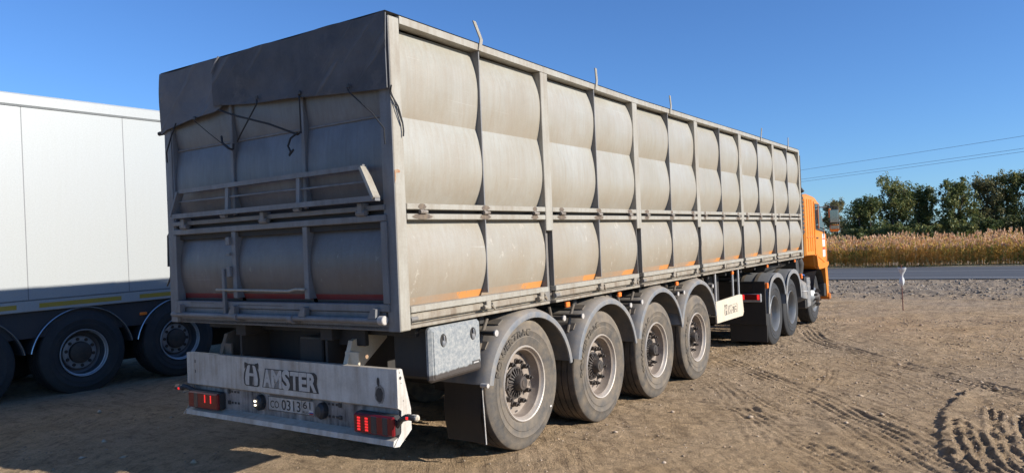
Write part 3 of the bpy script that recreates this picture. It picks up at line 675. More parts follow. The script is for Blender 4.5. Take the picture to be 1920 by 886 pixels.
# ------------------------------------------------------------------ wheels
def tyre_mesh(R=.515, ri=.292, w_=.37, mats=('rubber', 'rubber_side'), name='tyre', text=None):
    """x: outer face at 0, inwards negative"""
    mb = MB(); h = w_ / 2
    side = [(ri, -.035), (ri + .012, -.012), (ri + .03, -.004), (ri + .075, .004), (ri + .08, .0), (ri + .12, .006), (R - .1, .008), (R - .095, .003), (R - .055, -.004), (R - .02, -.014), (R - .006, -.026)]
    mb.cm = 1; mb.lathe(side, n=96)
    tr = [(R - .006, -.026)]
    for k in range(5):
        x0 = -.03 - k * (w_ - .06) / 5; x1 = x0 - (w_ - .06) / 5
        tr += [(R, x0 - .004), (R, x1 + .007)]
        if k < 4: tr += [(R - .014, x1 + .005), (R - .014, x1 - .005)]
    tr += [(R - .006, -w_ + .026)]
    mb.cm = 0; mb.lathe(tr, n=96)
    mb.cm = 1; mb.lathe([(a, -w_ - b) for a, b in side][::-1], n=64)
    if text:
        mb.cm = 1
        v, f, dim = text_geo(text, .012); r0, r1 = ri + .088, ri + .088 + .055; a0, a1 = math.radians(158), math.radians(72)
        def mp(u_, v_, dx): r_ = r0 + (r1 - r0) * v_; a = a0 + (a1 - a0) * u_; return (dx, r_ * math.cos(a), r_ * math.sin(a))
        mb.cm = 2; mb.add([mp(a, b, .0105) for a, b in v], f)
    return mb.mesh(name, [M[mats[0]], M[mats[1]], M['rubber_text']])
def rim_trailer():
    mb = MB(); mb.cm = 1
    mb.lathe([(.296, -.034), (.3, -.012), (.293, -.002), (.284, -.006), (.279, -.02), (.274, -.03)], n=64)
    mb.cm = 0; mb.lathe([(.274, -.03), (.262, -.04), (.257, -.1), (.25, -.118), (.235, -.122), (.2, -.118), (.13, -.112), (.09, -.115)], n=64)
    mb.lathe([(.296, -.034), (.27, -.05), (.27, -.36), (.296, -.37)], n=40)
    mb.cm = 2
    for k in range(10):      # hand holes
        t = 2 * PI * (k + .5) / 10; c_, s_ = math.cos(t), math.sin(t); vs = []
        for j in range(10):
            a = 2 * PI * j / 10; rr = .238 + .009 * math.cos(a); q_ = .022 * math.sin(a); vs.append((-.1195, rr * c_ - q_ * s_, rr * s_ + q_ * c_))
        mb.add(vs, [tuple(range(10))])
    return mb.mesh('wheel_rim', [M['rim'], M['rim_edge'], M['hub']])
def hub_trailer():
    mb = MB(); mb.lathe([(.128, -.113), (.128, -.098), (.112, -.094), (.108, -.1), (.085, -.1), (.062, -.085), (.058, -.03), (.052, -.02), (.03, -.018), (.03, -.014), (0.001, -.014)], n=40)
    for k in range(20):
        t = 2 * PI * k / 20; c_, s_ = math.cos(t), math.sin(t); e = .0045; vs = []
        for r_, x_ in ((.06, -.075), (.115, -.088), (.115, -.1), (.06, -.1)):
            for sg in (-1, 1): vs.append((x_, r_ * c_ - sg * e * s_, r_ * s_ + sg * e * c_))
        mb.add(vs, [(0, 2, 3, 1), (2, 4, 5, 3), (0, 6, 4, 2), (1, 3, 5, 7)])
    return mb.mesh('hub', M['hub'])
def nut_mesh(L=.072, r=.019):
    mb = MB(); mb.lathe([(r * 1.35, 0), (r * 1.35, .012), (r, .013), (r, L * .7), (r * .55, L * .72), (r * .55, L), (.0005, L)], n=6, smooth=False); return mb.mesh('wheel_nut', M['hub'])
def rim_bowl(mat='rim_light'):     # deep dished outer dual
    mb = MB(); mb.lathe([(.292, -.034), (.297, -.01), (.288, .0), (.278, -.012), (.268, -.04), (.262, -.05), (.255, -.1), (.235, -.15), (.2, -.175), (.14, -.178), (.135, -.18)], n=56); mb.cm = 1
    mb.lathe([(.135, -.18), (.13, -.1), (.11, -.085), (.0005, -.08)], n=32); return mb.mesh('wheel_rim', [M[mat], M['hub']])
def rim_front():
    mb = MB(); mb.lathe([(.292, -.034), (.297, -.01), (.288, .0), (.275, -.02), (.262, -.03), (.25, -.05), (.22, -.03), (.17, .03), (.13, .04), (.12, .04)], n=56); mb.cm = 1
    mb.lathe([(.12, .04), (.1, .06), (.07, .09), (.06, .1), (.0005, .1)], n=32); return mb.mesh('wheel_rim', [M['rim_light'], M['hub']])
def rim_white():
    mb = MB(); mb.lathe([(.296, -.034), (.302, -.008), (.296, .0), (.286, -.008), (.283, -.035), (.272, -.042)], n=64); mb.cm = 2; mb.lathe([(.272, -.042), (.268, -.06), (.262, -.15), (.235, -.165), (.212, -.165)], n=64); mb.cm = 0
    mb.lathe([(.212, -.165), (.208, -.135), (.2, -.13), (.142, -.128), (.138, -.135)], n=48)
    mb.cm = 1; mb.lathe([(.138, -.135), (.134, -.09), (.12, -.08), (.0005, -.078)], n=32)
    for k in range(10):
        t = 2 * PI * (k + .5) / 10; mb.lathe([(.022, -.129), (.02, -.118), (.0005, -.116)], (0, .172 * math.cos(t), .172 * math.sin(t)), 12)
    return mb.mesh('wheel_rim', [M['rim_grey'], M['hub'], M['rim_dark']])
TY = tyre_mesh(text='POWERTRAC'); RT = rim_trailer(); HB = hub_trailer(); NT = nut_mesh()
TYD = tyre_mesh(.51, .288, .27, ('rubber_black', 'rubber_black')); RB = rim_bowl(); RF = rim_front(); RW = rim_white()
TYW = tyre_mesh(.53, .298, .38, ('rubber_black', 'rubber_black'))
def wheel(parent, x, y, z, kind='trailer', flip=False, rot=0., nuts=True, label=None, R=None):
    rim_, ty, = {'trailer': (RT, TY), 'bowl': (RB, TYD), 'front': (RF, TYD), 'white': (RW, TYW)}[kind]
    o = place('wheel', rim_, parent, (x, y, z), label)
    o.rotation_euler = (rot, 0, PI if flip else 0)
    t = bpy.data.objects.new('tyre', ty); COL.objects.link(t); t.parent = o
    if kind == 'trailer':
        h_ = bpy.data.objects.new('hub', HB); COL.objects.link(h_); h_.parent = o
    if nuts and kind != 'bowl':
        rr, xo = {'trailer': (.1675, -.115), 'front': (.15, .03), 'white': (.176, -.085)}[kind]
        for k in range(10):
            a = 2 * PI * k / 10; q_ = bpy.data.objects.new('wheel_nut', NT); COL.objects.link(q_); q_.parent = o; q_.location = (xo, rr * math.cos(a), rr * math.sin(a))
    return o
#@@PART2
# ------------------------------------------------------------------ grain semitrailer (body frame: x=0 right side, y=0 rear, z=0 body bottom)
W_ = 2.5; L_ = 10.985; TOP = 2.0
def sag(y): return float(np.interp(y, [0, .96, 1.8, 2.8, 3.7, 4.6, 5.5, 6.4, 7.3, 8.2, 9.1, 11], [.01, -.003, -.014, -.022, -.03, -.025, -.022, -.018, -.01, -.006, -.005, 0]))
T = thing('grain_semitrailer', 'long dusty grey four axle grain semitrailer with bulged side sheets and a tarpaulin top', 'semitrailer', (0, 0, -1.12), TH)
XR = (0., -1); XL = (-W_, 1)      # face plane, inward direction
posts = [1.87 + 1.812 * k for k in range(5)]
for face, inn in (XR, XL):
    def X_(d): return face + inn * d          # d metres inward
    for y0, y1 in ((0, .1), (L_ - .08, L_)):
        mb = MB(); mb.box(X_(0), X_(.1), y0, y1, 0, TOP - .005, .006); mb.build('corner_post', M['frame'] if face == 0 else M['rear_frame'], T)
    # top rail, following its slight sag
    mb = MB(); ys = [.1] + [.96] + posts + [L_ - .08]; ys = sorted(ys)
    vs = []
    for y in ys: vs += [(X_(-.002), y, 1.952 + sag(y)), (X_(-.002), y, TOP + sag(y)), (X_(.09), y, TOP + sag(y)), (X_(.09), y, 1.952 + sag(y))]
    fs = [(4 * i + j, 4 * i + (j + 1) % 4, 4 * i + 4 + (j + 1) % 4, 4 * i + 4 + j) for i in range(len(ys) - 1) for j in range(4)] + [(0, 1, 2, 3), tuple(len(vs) - 4 + j for j in (3, 2, 1, 0))]
    mb.add(vs, fs); mb.build('top_rail', M['frame'], T)
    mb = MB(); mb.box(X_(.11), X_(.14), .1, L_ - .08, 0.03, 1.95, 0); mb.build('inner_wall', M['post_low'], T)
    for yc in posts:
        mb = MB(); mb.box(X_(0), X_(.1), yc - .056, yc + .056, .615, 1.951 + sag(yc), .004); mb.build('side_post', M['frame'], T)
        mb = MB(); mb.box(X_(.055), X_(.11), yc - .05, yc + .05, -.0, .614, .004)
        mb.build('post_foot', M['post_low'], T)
    bays = [(.1, posts[0] - .056)] + [(posts[k] + .056, posts[k + 1] - .056) for k in range(4)] + [(posts[4] + .056, L_ - .08)]
    w_ = .835
    if face == 0:
        def arc(z, z0, z1, d0, d1, pk): # inward offset of the sheet at height z
            t = (z - z0) / (z1 - z0); return pk + (d0 - pk) * max(0, 1 - t / .5) ** 2 + (d1 - pk) * max(0, (t - .5) / .5) ** 2
        PM = {}
        for key, (z0, z1, d0, d1, mt) in dict(up=(1.372, 1.935, .052, .085, 'panel'), mid=(.812, 1.372, .085, .052, 'panel'), low=(.142, .712, .08, .075, 'panel_low')).items():
            PM[key] = []
            for vr in range(6):     # differently dented pressings
                mb = MB(); rows = []; q_ = random.Random(vr * 17 + len(key)); sd_ = q_.randrange(1000)
                for i in range(25):
                    z = z0 + (z1 - z0) * i / 24; row = []
                    for j in range(17):
                        yy_ = w_ * j / 16; ed = math.sin(PI * i / 24) ** .6 * min(1, min(j, 16 - j) / 2.5 + .3)
                        dn = .016 * float(fbm(np.array(yy_ * 2.6), np.array(z * 2.2), 2, sd_)) + .007 * float(fbm(np.array(yy_ * 8.), np.array(z * 5.), 2, sd_ + 9))
                        row.append((-max(.004, arc(z, z0, z1, d0, d1, .008 + .01 * (vr % 3) / 2) - dn * ed), yy_, z - z0))
                    rows.append(row)
                mb.grid(rows); PM[key].append((mb.mesh('side_sheet', M[mt]), z0))
    for bi, (y0, y1) in enumerate(bays):
        ym = (y0 + y1) / 2
        for c_, ya in enumerate((y0, ym + .006)):
            for key in PM:
                me, z0 = PM[key][(bi * 5 + c_ * 2 + len(key) + (face != 0)) % 6]
                hw = ym - .006 - ya if c_ == 0 else y1 - ya
                o = place('side_sheet', me, T, (face, ya, z0)); o.scale = (1 if face == 0 else -1, (ym - .006 - y0) / w_ if c_ == 0 else (y1 - ym - .006) / w_, 1)
                if key == 'up': o.scale.z = (1.935 + sag(ya) - 1.372) / .563
        # stile plate between the two columns of sheets: thin, edge on
        for za, zb in ((.812, 1.952 + sag(ym)), (.172, .705)):
            mb = MB(); mb.box(X_(.002), X_(.1), ym - .006, ym + .006, za, zb, .001); mb.build('stile', M['web'], T)
        # end webs at both sides of the bay
        for yy_ in (y0, y1):
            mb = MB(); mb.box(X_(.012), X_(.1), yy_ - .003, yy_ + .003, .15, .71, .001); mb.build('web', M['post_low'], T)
        for nm, za, zb, d0 in (('mid_rail', .772, .811, 0), ('door_rail', .706, .745, .001), ('door_rail', .108, .15, .0)):
            mb = MB(); mb.box(X_(d0), X_(.08), y0 + .004, y1 - .004, za, zb, .004); mb.build(nm, M['frame'], T)
        mb = MB(); mb.box(X_(.06), X_(.1), y0, y1, .745, .772, 0); mb.build('gap_strip', M['chassis'], T)  # black strip stands in for the shade between the rails
        # locking channel and sill under the door
        mb = MB(); mb.box(X_(.014), X_(.06), y0 + .02, y1 - .02, .05, .1, .008); mb.build('lock_channel', M['low_frame'], T)
        mb = MB(); mb.box(X_(.0), X_(.09), y0 - .005, y1 + .005, .008, .03, .003); mb.box(X_(.055), X_(.09), y0, y1, .03, .108, .002); mb.build('sill', M['low_frame'], T)
        mb = MB(); mb.tube([(X_(.02), y0 + .01, .066), (X_(.02), y0 + .075, .066)], .018, 10); mb.build('lock_pivot', M['post_low'], T)
        for yy_ in (ym - .03, y1 - .14):
            mb = MB(); mb.box(X_(-.018), X_(.03), yy_ - .02, yy_ + .035, .05, .116, .006); mb.tube([(X_(-.012), yy_ - .055, .07), (X_(-.012), yy_ - .02, .07)], .016, 8)
            mb.tube([(X_(-.008), yy_ + .04, .085), (X_(-.004), yy_ + .09, .05)], [.018, .011], 8); mb.build('latch', M['low_frame'], T)
        for yy_ in (y0 + .15, ym, y1 - .17):
            mb = MB(); mb.tube([(X_(-.012), yy_ - .035, .756), (X_(-.012), yy_ + .035, .756)], .0125, 8); mb.box(X_(-.006), X_(.03), yy_ - .018, yy_ + .012, .742, .776, .004)
            mb.build('hinge', M['hinge'], T)
            mb = MB(); q_ = random.Random(int(yy_ * 100))
            for zc_, ry_, rz_ in ((.792, q_.uniform(.03, .06), .0185), (.727, q_.uniform(.03, .11), .0185)):
                mb.add([(X_(-.0015), yy_ + ry_ * math.cos(2 * PI * k / 16) * q_.uniform(.75, 1.15), zc_ + rz_ * math.sin(2 * PI * k / 16)) for k in range(16)], [tuple(range(16))])
            mb.build('grease_smear', M['smear'], T)
# dark greasy smears round the hinges are part of the rails' wear; tarp hooks stand on the right rail
for k, yy_ in enumerate((.957, 2.8, 4.65, 6.45, 8.39, 10.1)):
    if k == 3: continue
    z0 = 1.99 + sag(yy_); mb = MB()
    lean = (-.085, -.03, -.05, -.0, -.04)[k - (k > 3)]
    p = [Vector((.008, yy_, z0 - .04)), Vector((.012, yy_ + .02, z0 + .045)), Vector((.03, yy_ + lean, z0 + .155))]
    for a, b in zip(p[:-1], p[1:]):
        d = Vector((0, .017, 0)); e = Vector((.004, 0, 0)); vs = [a - d - e, a + d - e, a + d + e, a - d + e, b - d - e, b + d - e, b + d + e, b - d + e]
        mb.add([tuple(q) for q in vs], [(3, 2, 1, 0), (4, 5, 6, 7), (0, 1, 5, 4), (1, 2, 6, 5), (2, 3, 7, 6), (3, 0, 4, 7)])
    mb.build('tarp_hook', M['frame'], T)
mb = MB(); mb.add([(.0012, y_, z_) for y_, z_ in ((.001, .93), (.012, .965), (.014, 1.0), (.05, 1.004), (.052, 1.018), (.03, 1.024), (.001, 1.02))], [tuple(range(7))]); mb.build('rust_patch', M['rust'], T)
# floor and front
mb = MB(); mb.box(-W_ + .05, -.05, .02, L_ - .02, .0, .03); mb.build('floor', M['chassis'], T)
mb = MB(); mb.box(-W_ + .1, -.1, L_ - .06, L_ - .03, 0, TOP); mb.build('front_wall', M['frame'], T)
mb = MB(); mb.tube([(-.02, L_ + .03, 1.3), (.035, L_ + .03, 1.22)], .03, 8); mb.tube([(.0, L_ + .02, 1.1), (.0, L_ + .02, 1.9)], .008, 6); mb.build('winch', M['black_plastic'], T)

# --- rear end
for x0, x1 in ((-2.41, -.06),):
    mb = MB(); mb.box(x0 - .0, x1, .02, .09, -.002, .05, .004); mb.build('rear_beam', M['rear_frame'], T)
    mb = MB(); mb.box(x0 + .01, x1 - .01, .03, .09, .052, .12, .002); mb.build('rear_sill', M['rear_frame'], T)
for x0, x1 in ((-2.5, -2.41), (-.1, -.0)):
    mb = MB(); mb.box(x0 + .001, x1 - .001, -.006, .0, .0, TOP - .01, .002); mb.build('post_face', M['rear_frame'], T)  # thin cover that puts the shaded paint on the post's rear face
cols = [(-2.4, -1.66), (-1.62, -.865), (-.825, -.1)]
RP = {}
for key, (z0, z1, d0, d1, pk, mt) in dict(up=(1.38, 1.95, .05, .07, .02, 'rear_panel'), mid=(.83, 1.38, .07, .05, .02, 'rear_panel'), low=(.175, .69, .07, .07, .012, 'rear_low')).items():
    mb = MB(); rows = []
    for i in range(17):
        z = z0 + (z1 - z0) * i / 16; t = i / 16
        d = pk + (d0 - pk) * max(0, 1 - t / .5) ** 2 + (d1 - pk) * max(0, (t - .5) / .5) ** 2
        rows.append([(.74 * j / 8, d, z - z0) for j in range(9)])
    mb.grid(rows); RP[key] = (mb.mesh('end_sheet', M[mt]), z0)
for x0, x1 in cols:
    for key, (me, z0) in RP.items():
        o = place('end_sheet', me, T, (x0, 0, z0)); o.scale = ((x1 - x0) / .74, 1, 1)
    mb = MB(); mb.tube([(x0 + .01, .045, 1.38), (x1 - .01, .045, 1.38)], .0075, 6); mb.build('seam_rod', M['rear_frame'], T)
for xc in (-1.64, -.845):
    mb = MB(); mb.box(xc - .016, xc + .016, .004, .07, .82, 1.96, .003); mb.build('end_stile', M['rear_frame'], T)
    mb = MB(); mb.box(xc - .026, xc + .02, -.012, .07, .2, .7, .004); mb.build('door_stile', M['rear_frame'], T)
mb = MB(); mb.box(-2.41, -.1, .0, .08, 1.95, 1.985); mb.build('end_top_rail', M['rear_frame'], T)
mb = MB(); mb.box(-2.41, -.1, .02, .09, .66, .84, 0); mb.build('end_gap', M['chassis'], T)  # black sheet stands in for the shade in the tailgate gaps
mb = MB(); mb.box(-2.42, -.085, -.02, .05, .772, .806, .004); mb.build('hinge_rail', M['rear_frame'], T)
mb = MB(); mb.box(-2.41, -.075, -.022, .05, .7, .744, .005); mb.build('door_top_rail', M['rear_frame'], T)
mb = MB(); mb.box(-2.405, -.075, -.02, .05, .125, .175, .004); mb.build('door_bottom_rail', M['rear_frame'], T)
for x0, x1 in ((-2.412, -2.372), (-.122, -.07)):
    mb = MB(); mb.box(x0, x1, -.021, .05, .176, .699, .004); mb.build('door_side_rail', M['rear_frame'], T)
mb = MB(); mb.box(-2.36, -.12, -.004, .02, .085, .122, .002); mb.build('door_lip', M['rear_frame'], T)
mb = MB(); mb.box(-1.6, -1.1, -.021, -.0185, .15, .153, 0); mb.box(-2.2, -1.9, -.021, -.0185, .162, .165, 0); mb.build('scratch', M['chassis'], T)
# folded-up platform frame leaning on the tailgate
pf = MB(); yb, yt = -.075, -.055
TL, TR, BL, BR = (-2.305, yt, 1.05), (-.30, yt, 1.065), (-2.42, yb, .862), (-.155, yb, .862)
def bar(mb, a, b, w_, t_=.03):
    a, b = Vector(a), Vector(b); d = (b - a).normalized(); s_ = d.cross(Vector((0, 1, 0))).normalized() * w_ / 2; e = Vector((0, t_ / 2, 0))
    vs = [tuple(p + i * s_ + j * e) for p in (a, b) for i, j in ((-1, -1), (1, -1), (1, 1), (-1, 1))]
    mb.add(vs, [(3, 2, 1, 0), (4, 5, 6, 7), (0, 1, 5, 4), (1, 2, 6, 5), (2, 3, 7, 6), (3, 0, 4, 7)])
bar(pf, (-2.235, yt, 1.037), (-.205, yt, 1.052), .032, .035); bar(pf, (-2.315, yb, .845), (-.082, yb, .845), .034, .045)
P_ = pf.build('platform_frame', M['rear_frame'], T)
for a, b, w_ in (((-2.235, yt, 1.037), (-2.31, yb, .845), .02), ((-.21, yt - .01, 1.05), (-.087, yb - .01, .845), .022), ((-1.63, -.055, .86), (-1.62, -.05, 1.032), .035), ((-.835, -.055, .86), (-.83, -.05, 1.042), .035)):
    mb = MB(); bar(mb, a, b, w_, .03 if w_ > .03 else .06); mb.build('platform_bar', M['rear_frame'] if b[0] < -.2 else M['frame'], P_)  # right end bar takes the lighter, sunlit copy of the frame paint
for a, b in (((-2.26, -.05, .957), (-1.65, -.05, .957)), ((-1.61, -.05, .957), (-.86, -.05, .957)), ((-.82, -.05, .955), (-.15, -.05, .957))):
    mb = MB(); mb.tube([a, b], .008, 6); mb.build('platform_rod', M['rear_frame'], P_)
for xx in (-2.23, -1.25, -.27):
    mb = MB(); mb.tube([(xx - .04, -.03, .76), (xx + .04, -.03, .76)], .02, 8); mb.box(xx - .025, xx + .02, -.05, .02, .755, .825, .004); mb.build('gate_hinge', M['rear_frame'], T)
for xx in (-1.66, -.84):
    mb = MB(); mb.tube([(xx - .03, -.07, .818), (xx + .03, -.07, .818)], .016, 8); mb.build('gate_pin', M['rear_frame'], T)
mb = MB(); mb.tube([(-1.83, -.04, .266), (-1.0, -.04, .258), (-.93, -.04, .27), (-.845, -.035, .268)], .0095, 7); mb.build('hand_bar', M['frame'], T)
MB().box(-1.755, -1.725, -.045, -.02, .06, .42, .003).build('latch_bar', M['rear_frame'], T)
for za_, zb_ in ((.6, .66), (.36, .44), (.52, .545)): MB().box(-1.705, -1.662, -.037, -.012, za_, zb_, .004).build('door_latch', M['rear_frame'], T)
mb = MB(); mb.tube([(-2.43, -.035, .068), (-.135, -.035, .072)], .021, 12); mb.cm = 1
mb.lathe([(.0005, .045), (.026, .045), (.03, .04), (.03, 0), (.0005, 0)], (-.14, -.035, .074), 20)
mb.build('lock_bar', [M['rear_frame'], M['bolt_light']], T)
for xx in (-2.33, -1.64, -.865, -.2):
    mb = MB(); mb.prism([(xx - .03, .085), (xx + .04, .085), (xx + .045, .145), (xx + .02, .15), (xx + .0, .135)], lambda u, v: (u, -.06, v), lambda u, v: (u, -.015, v)); mb.build('lock_claw', M['rear_frame'], T)
for xx in (-1.6, -.98):
    mb = MB(); mb.tube([(xx - .02, -.04, .066), (xx + .02, -.04, .066)], .028, 10); mb.box(xx - .02, xx + .02, -.03, .02, .03, .07, .003); mb.build('lock_bracket', M['rear_frame'], T)
mb = MB(); mb.tube([(-2.5, .03, 1.55), (-2.63, .03, 1.55)], .018, 8); mb.build('tarp_bar_stub', M['chassis'], T)
mb = MB(); mb.tube([(-2.51, .03, .74), (-2.54, .02, .7), (-2.55, .02, .45), (-2.51, .03, .46), (-2.52, .03, .72)], .012, 6); mb.tube([(-2.52, .02, .46), (-2.53, .02, .36), (-2.57, .01, .29)], .008, 5); mb.build('side_handle', M['black_plastic'], T)

# --- tarpaulin
def tarp_panel(xs, bottom, top, yf, seed, mat, nm, label=None):
    rows = []; n = len(xs)
    for i in range(26):
        v = i / 25; row = []
        for j, x in enumerate(xs):
            zb = np.interp(x, *bottom); zt = top(x); z = zt + (zb - zt) * v
            wr = .010 * math.sin(x * 5 + seed + v * 3) * v + .034 * (fbm(np.array(x * 3.), np.array(z * 3. + seed), 3, seed)) * min(1, v * 3) + .006 * math.sin((x * .9 + z * 1.6) * 14 + seed) * v * (.5 if seed == 3 else 0) + (0 if seed == 3 else .022 * v * math.sin((x * .75 + z) * 11 + 1) * (x + 2.55))
            row.append((x, yf(x, v) - float(wr) - .004, float(z)))
        rows.append(row)
    mb = MB(); mb.grid(rows); mb.grid([[(p[0], p[1] + .004, p[2]) for p in r] for r in rows]); return mb.build(nm, mat, T, label=label)
tb = ([-1.79, -1.70, -1.32, -.86, -.42, -.02, .0], [1.655, 1.65, 1.612, 1.585, 1.552, 1.525, 1.525])
TT = lambda x: TOP + .014 + .006 * math.sin(x * 9)
tarp_panel(np.linspace(-1.775, -.002, 70), tb, TT, lambda x, v: -.028 - .02 * v, 3, M['tarp'], 'rear_tarp')
tarp_panel(np.linspace(-2.515, -1.70, 40), ([-2.52, -2.42, -2.1, -1.77, -1.7], [1.52, 1.555, 1.585, 1.612, 1.64]), lambda x: TT(x), lambda x, v: -.016 - .018 * v, 8, M['tarp_pale'], 'tarp_corner', 'paler creased corner flap of the tarpaulin')
mb = MB(); rr_ = []
for i in range(90):
    y = -.02 + (L_ + .04) * i / 89; rr_.append([(-2.508 + 2.5 * j / 24, y, TOP + sag(y) + .012 + .05 * math.sin(PI * j / 24) * (.35 + .65 * abs(math.sin(PI * y / 1.83))) * min(1, i / 4)) for j in range(25)])
mb.grid(rr_); mb.build('roof_tarp', M['tarp'], T)
MB().tube([(-.004, -.02, TOP + .006), (-.006, -.03, 1.8), (-.001, -.034, 1.53)], .004, 5).build('tarp_hem', M['rear_frame'], T); MB().tube([(-1.70, -.034, TOP + .02), (-1.73, -.05, 1.965), (-1.765, -.06, 1.90)], .008, 6).build('tarp_strap', M['rear_frame'], T)
mb = MB()
for y0 in np.arange(.02, L_, .9):  # rolled tarp edge along the left rail
    mb.tube([(-2.52, y0, 2.0), (-2.53, min(y0 + .9, L_), 2.0)], .022, 8, False)
mb.build('tarp_roll', M['tarp'], T)
def cord(pts, r=.0075):
    pts = [(p[0] - p[1] * 1.4 if p[1] < -.02 else p[0], p[1], p[2] + (p[1] * .3 if p[1] < -.02 else 0)) for p in pts]
    mb = MB(); mb.tube(pts, r * .6, 6); return mb.build('cord', M['rope'], T)
yr = -.07
cord([(-1.32, -.05, 1.64), (-1.325, yr, 1.615), (-1.53, yr, 1.41), (-1.56, -.03, 1.37)], .009)
cord([(-1.77, yr, 1.63), (-1.6, yr, 1.57), (-1.2, yr, 1.455), (-.9, -.05, 1.345), (-.86, -.04, 1.36)], .012)
cord([(-.87, -.05, 1.61), (-.872, yr, 1.585), (-.868, -.06, 1.35)], .01)
cord([(-.9, -.06, 1.36), (-.98, -.08, 1.33), (-1.01, -.08, 1.28), (-.985, -.08, 1.24), (-1.0, -.08, 1.215), (-.955, -.08, 1.25)], .013)
cord([(-.4, -.05, 1.58), (-.395, yr, 1.56), (-.2, yr, 1.40), (-.09, -.04, 1.29), (-.085, -.03, 1.24), (-.082, -.03, 1.19)], .008)
cord([(-2.08, -.05, 1.585), (-1.9, yr, 1.47), (-1.76, yr, 1.385), (-1.68, -.05, 1.33), (-1.62, -.04, 1.31)], .006)
cord([(-1.75, -.06, 1.43), (-1.74, -.08, 1.38), (-1.66, -.07, 1.33), (-1.615, -.05, 1.32), (-1.61, -.05, 1.36)], .014)
cord([(-2.33, -.05, 1.6), (-2.4, yr, 1.5), (-2.47, yr, 1.38), (-2.475, -.03, 1.30)], .009)
cord([(-.02, -.05, 1.55), (.01, -.02, 1.50), (.018, .04, 1.42), (.016, .078, 1.32), (.016, .085, 1.27), (.014, .082, 1.235)], .009)
cord([(.01, -.02, 1.52), (.02, .03, 1.40), (.02, .075, 1.31)], .007)
mb = MB()
for x, z in ((-1.32, 1.642), (-.87, 1.61), (-.4, 1.585), (-2.08, 1.59)): mb.lathe([(.016, 0), (.008, .006), (.016, .012)], (0, 0, 0), 10) if False else mb.box(x + .065, x + .093, -.062, -.05, z - .014, z + .014, .004)
mb.build('eyelets', M['black_plastic'], T)

# --- chassis
for x in (-.82, -1.78):
    mb = MB(); mb.box(x - .06, x + .06, .12, L_ - .1, -.10, -.0, .004); mb.box(x - .012, x + .012, .12, 7.6, -.42, -.1, .002); mb.box(x - .06, x + .06, .12, 7.6, -.44, -.42, .003); mb.build('chassis_rail', M['chassis'], T)
for k, y in enumerate(np.arange(.3, L_, .72)):
    mb = MB(); mb.box(-2.4, -.12, y - .03, y + .03, -.07, -.001, .003); mb.build('cross_member', M['chassis'], T)
mb = MB(); mb.box(-2.2, -1.92, .5, .54, -.4, -.005, .004); mb.build('left_bracket', M['chassis'], T)
mb = MB(); mb.box(-1.9, -.7, .38, .46, -.36, -.02, .004); mb.box(-1.2, -.95, .2, .37, -.34, -.1, .01); mb.build('rear_crossbeam', M['chassis'], T)
WY = [(1.45, -.588), (2.774, -.668), (4.081, -.705), (5.342, -.732)]
for y, z in WY:
    mb = MB(); mb.tube([(-2.3, y, z), (-.2, y, z)], .075, 14); mb.tube([(-.5, y, z), (-.3, y, z)], .19, 24); mb.tube([(-2.2, y, z), (-2., y, z)], .19, 24)
    mb.box(-.9, -.76, y - .1, y + .1, z - .1, z + .12, .01); mb.box(-1.84, -1.7, y - .1, y + .1, z - .1, z + .12, .01)
    mb.build('axle', M['chassis'], T)
    mb = MB(); mb.tube([(-.95, y + .42, -.5), (-.95, y + .42, -.15)], .12, 14); mb.tube([(-1.65, y + .42, -.5), (-1.65, y + .42, -.15)], .12, 14); mb.build('air_spring', M['black_plastic'], T)
mb = MB(); mb.tube([(-1.55, .6, -.3), (-1.55, 1.4, -.3)], .13, 16); mb.tube([(-1.1, .62, -.3), (-1.1, 1.3, -.3)], .11, 16); mb.build('air_tank', M['chassis'], T)
for i, (y, z) in enumerate(WY):
    wheel(T, -.03, y, z, rot=.35 * i + .1, label=('nearest wheel with raised letters on the tyre wall', None, None, None)[i])
    wheel(T, -W_ + .03, y, z, flip=True, rot=.3 * i, nuts=False)
mb = MB(); c_, s_ = math.cos(-.62), math.sin(-.62)
mb.box(-.024, -.0215, 1.45 + .43 * c_ - .012, 1.45 + .43 * c_ + .012, -.588 + .43 * s_ - .007, -.588 + .43 * s_ + .007, 0); mb.build('tyre_sticker', M['sticker'], T)
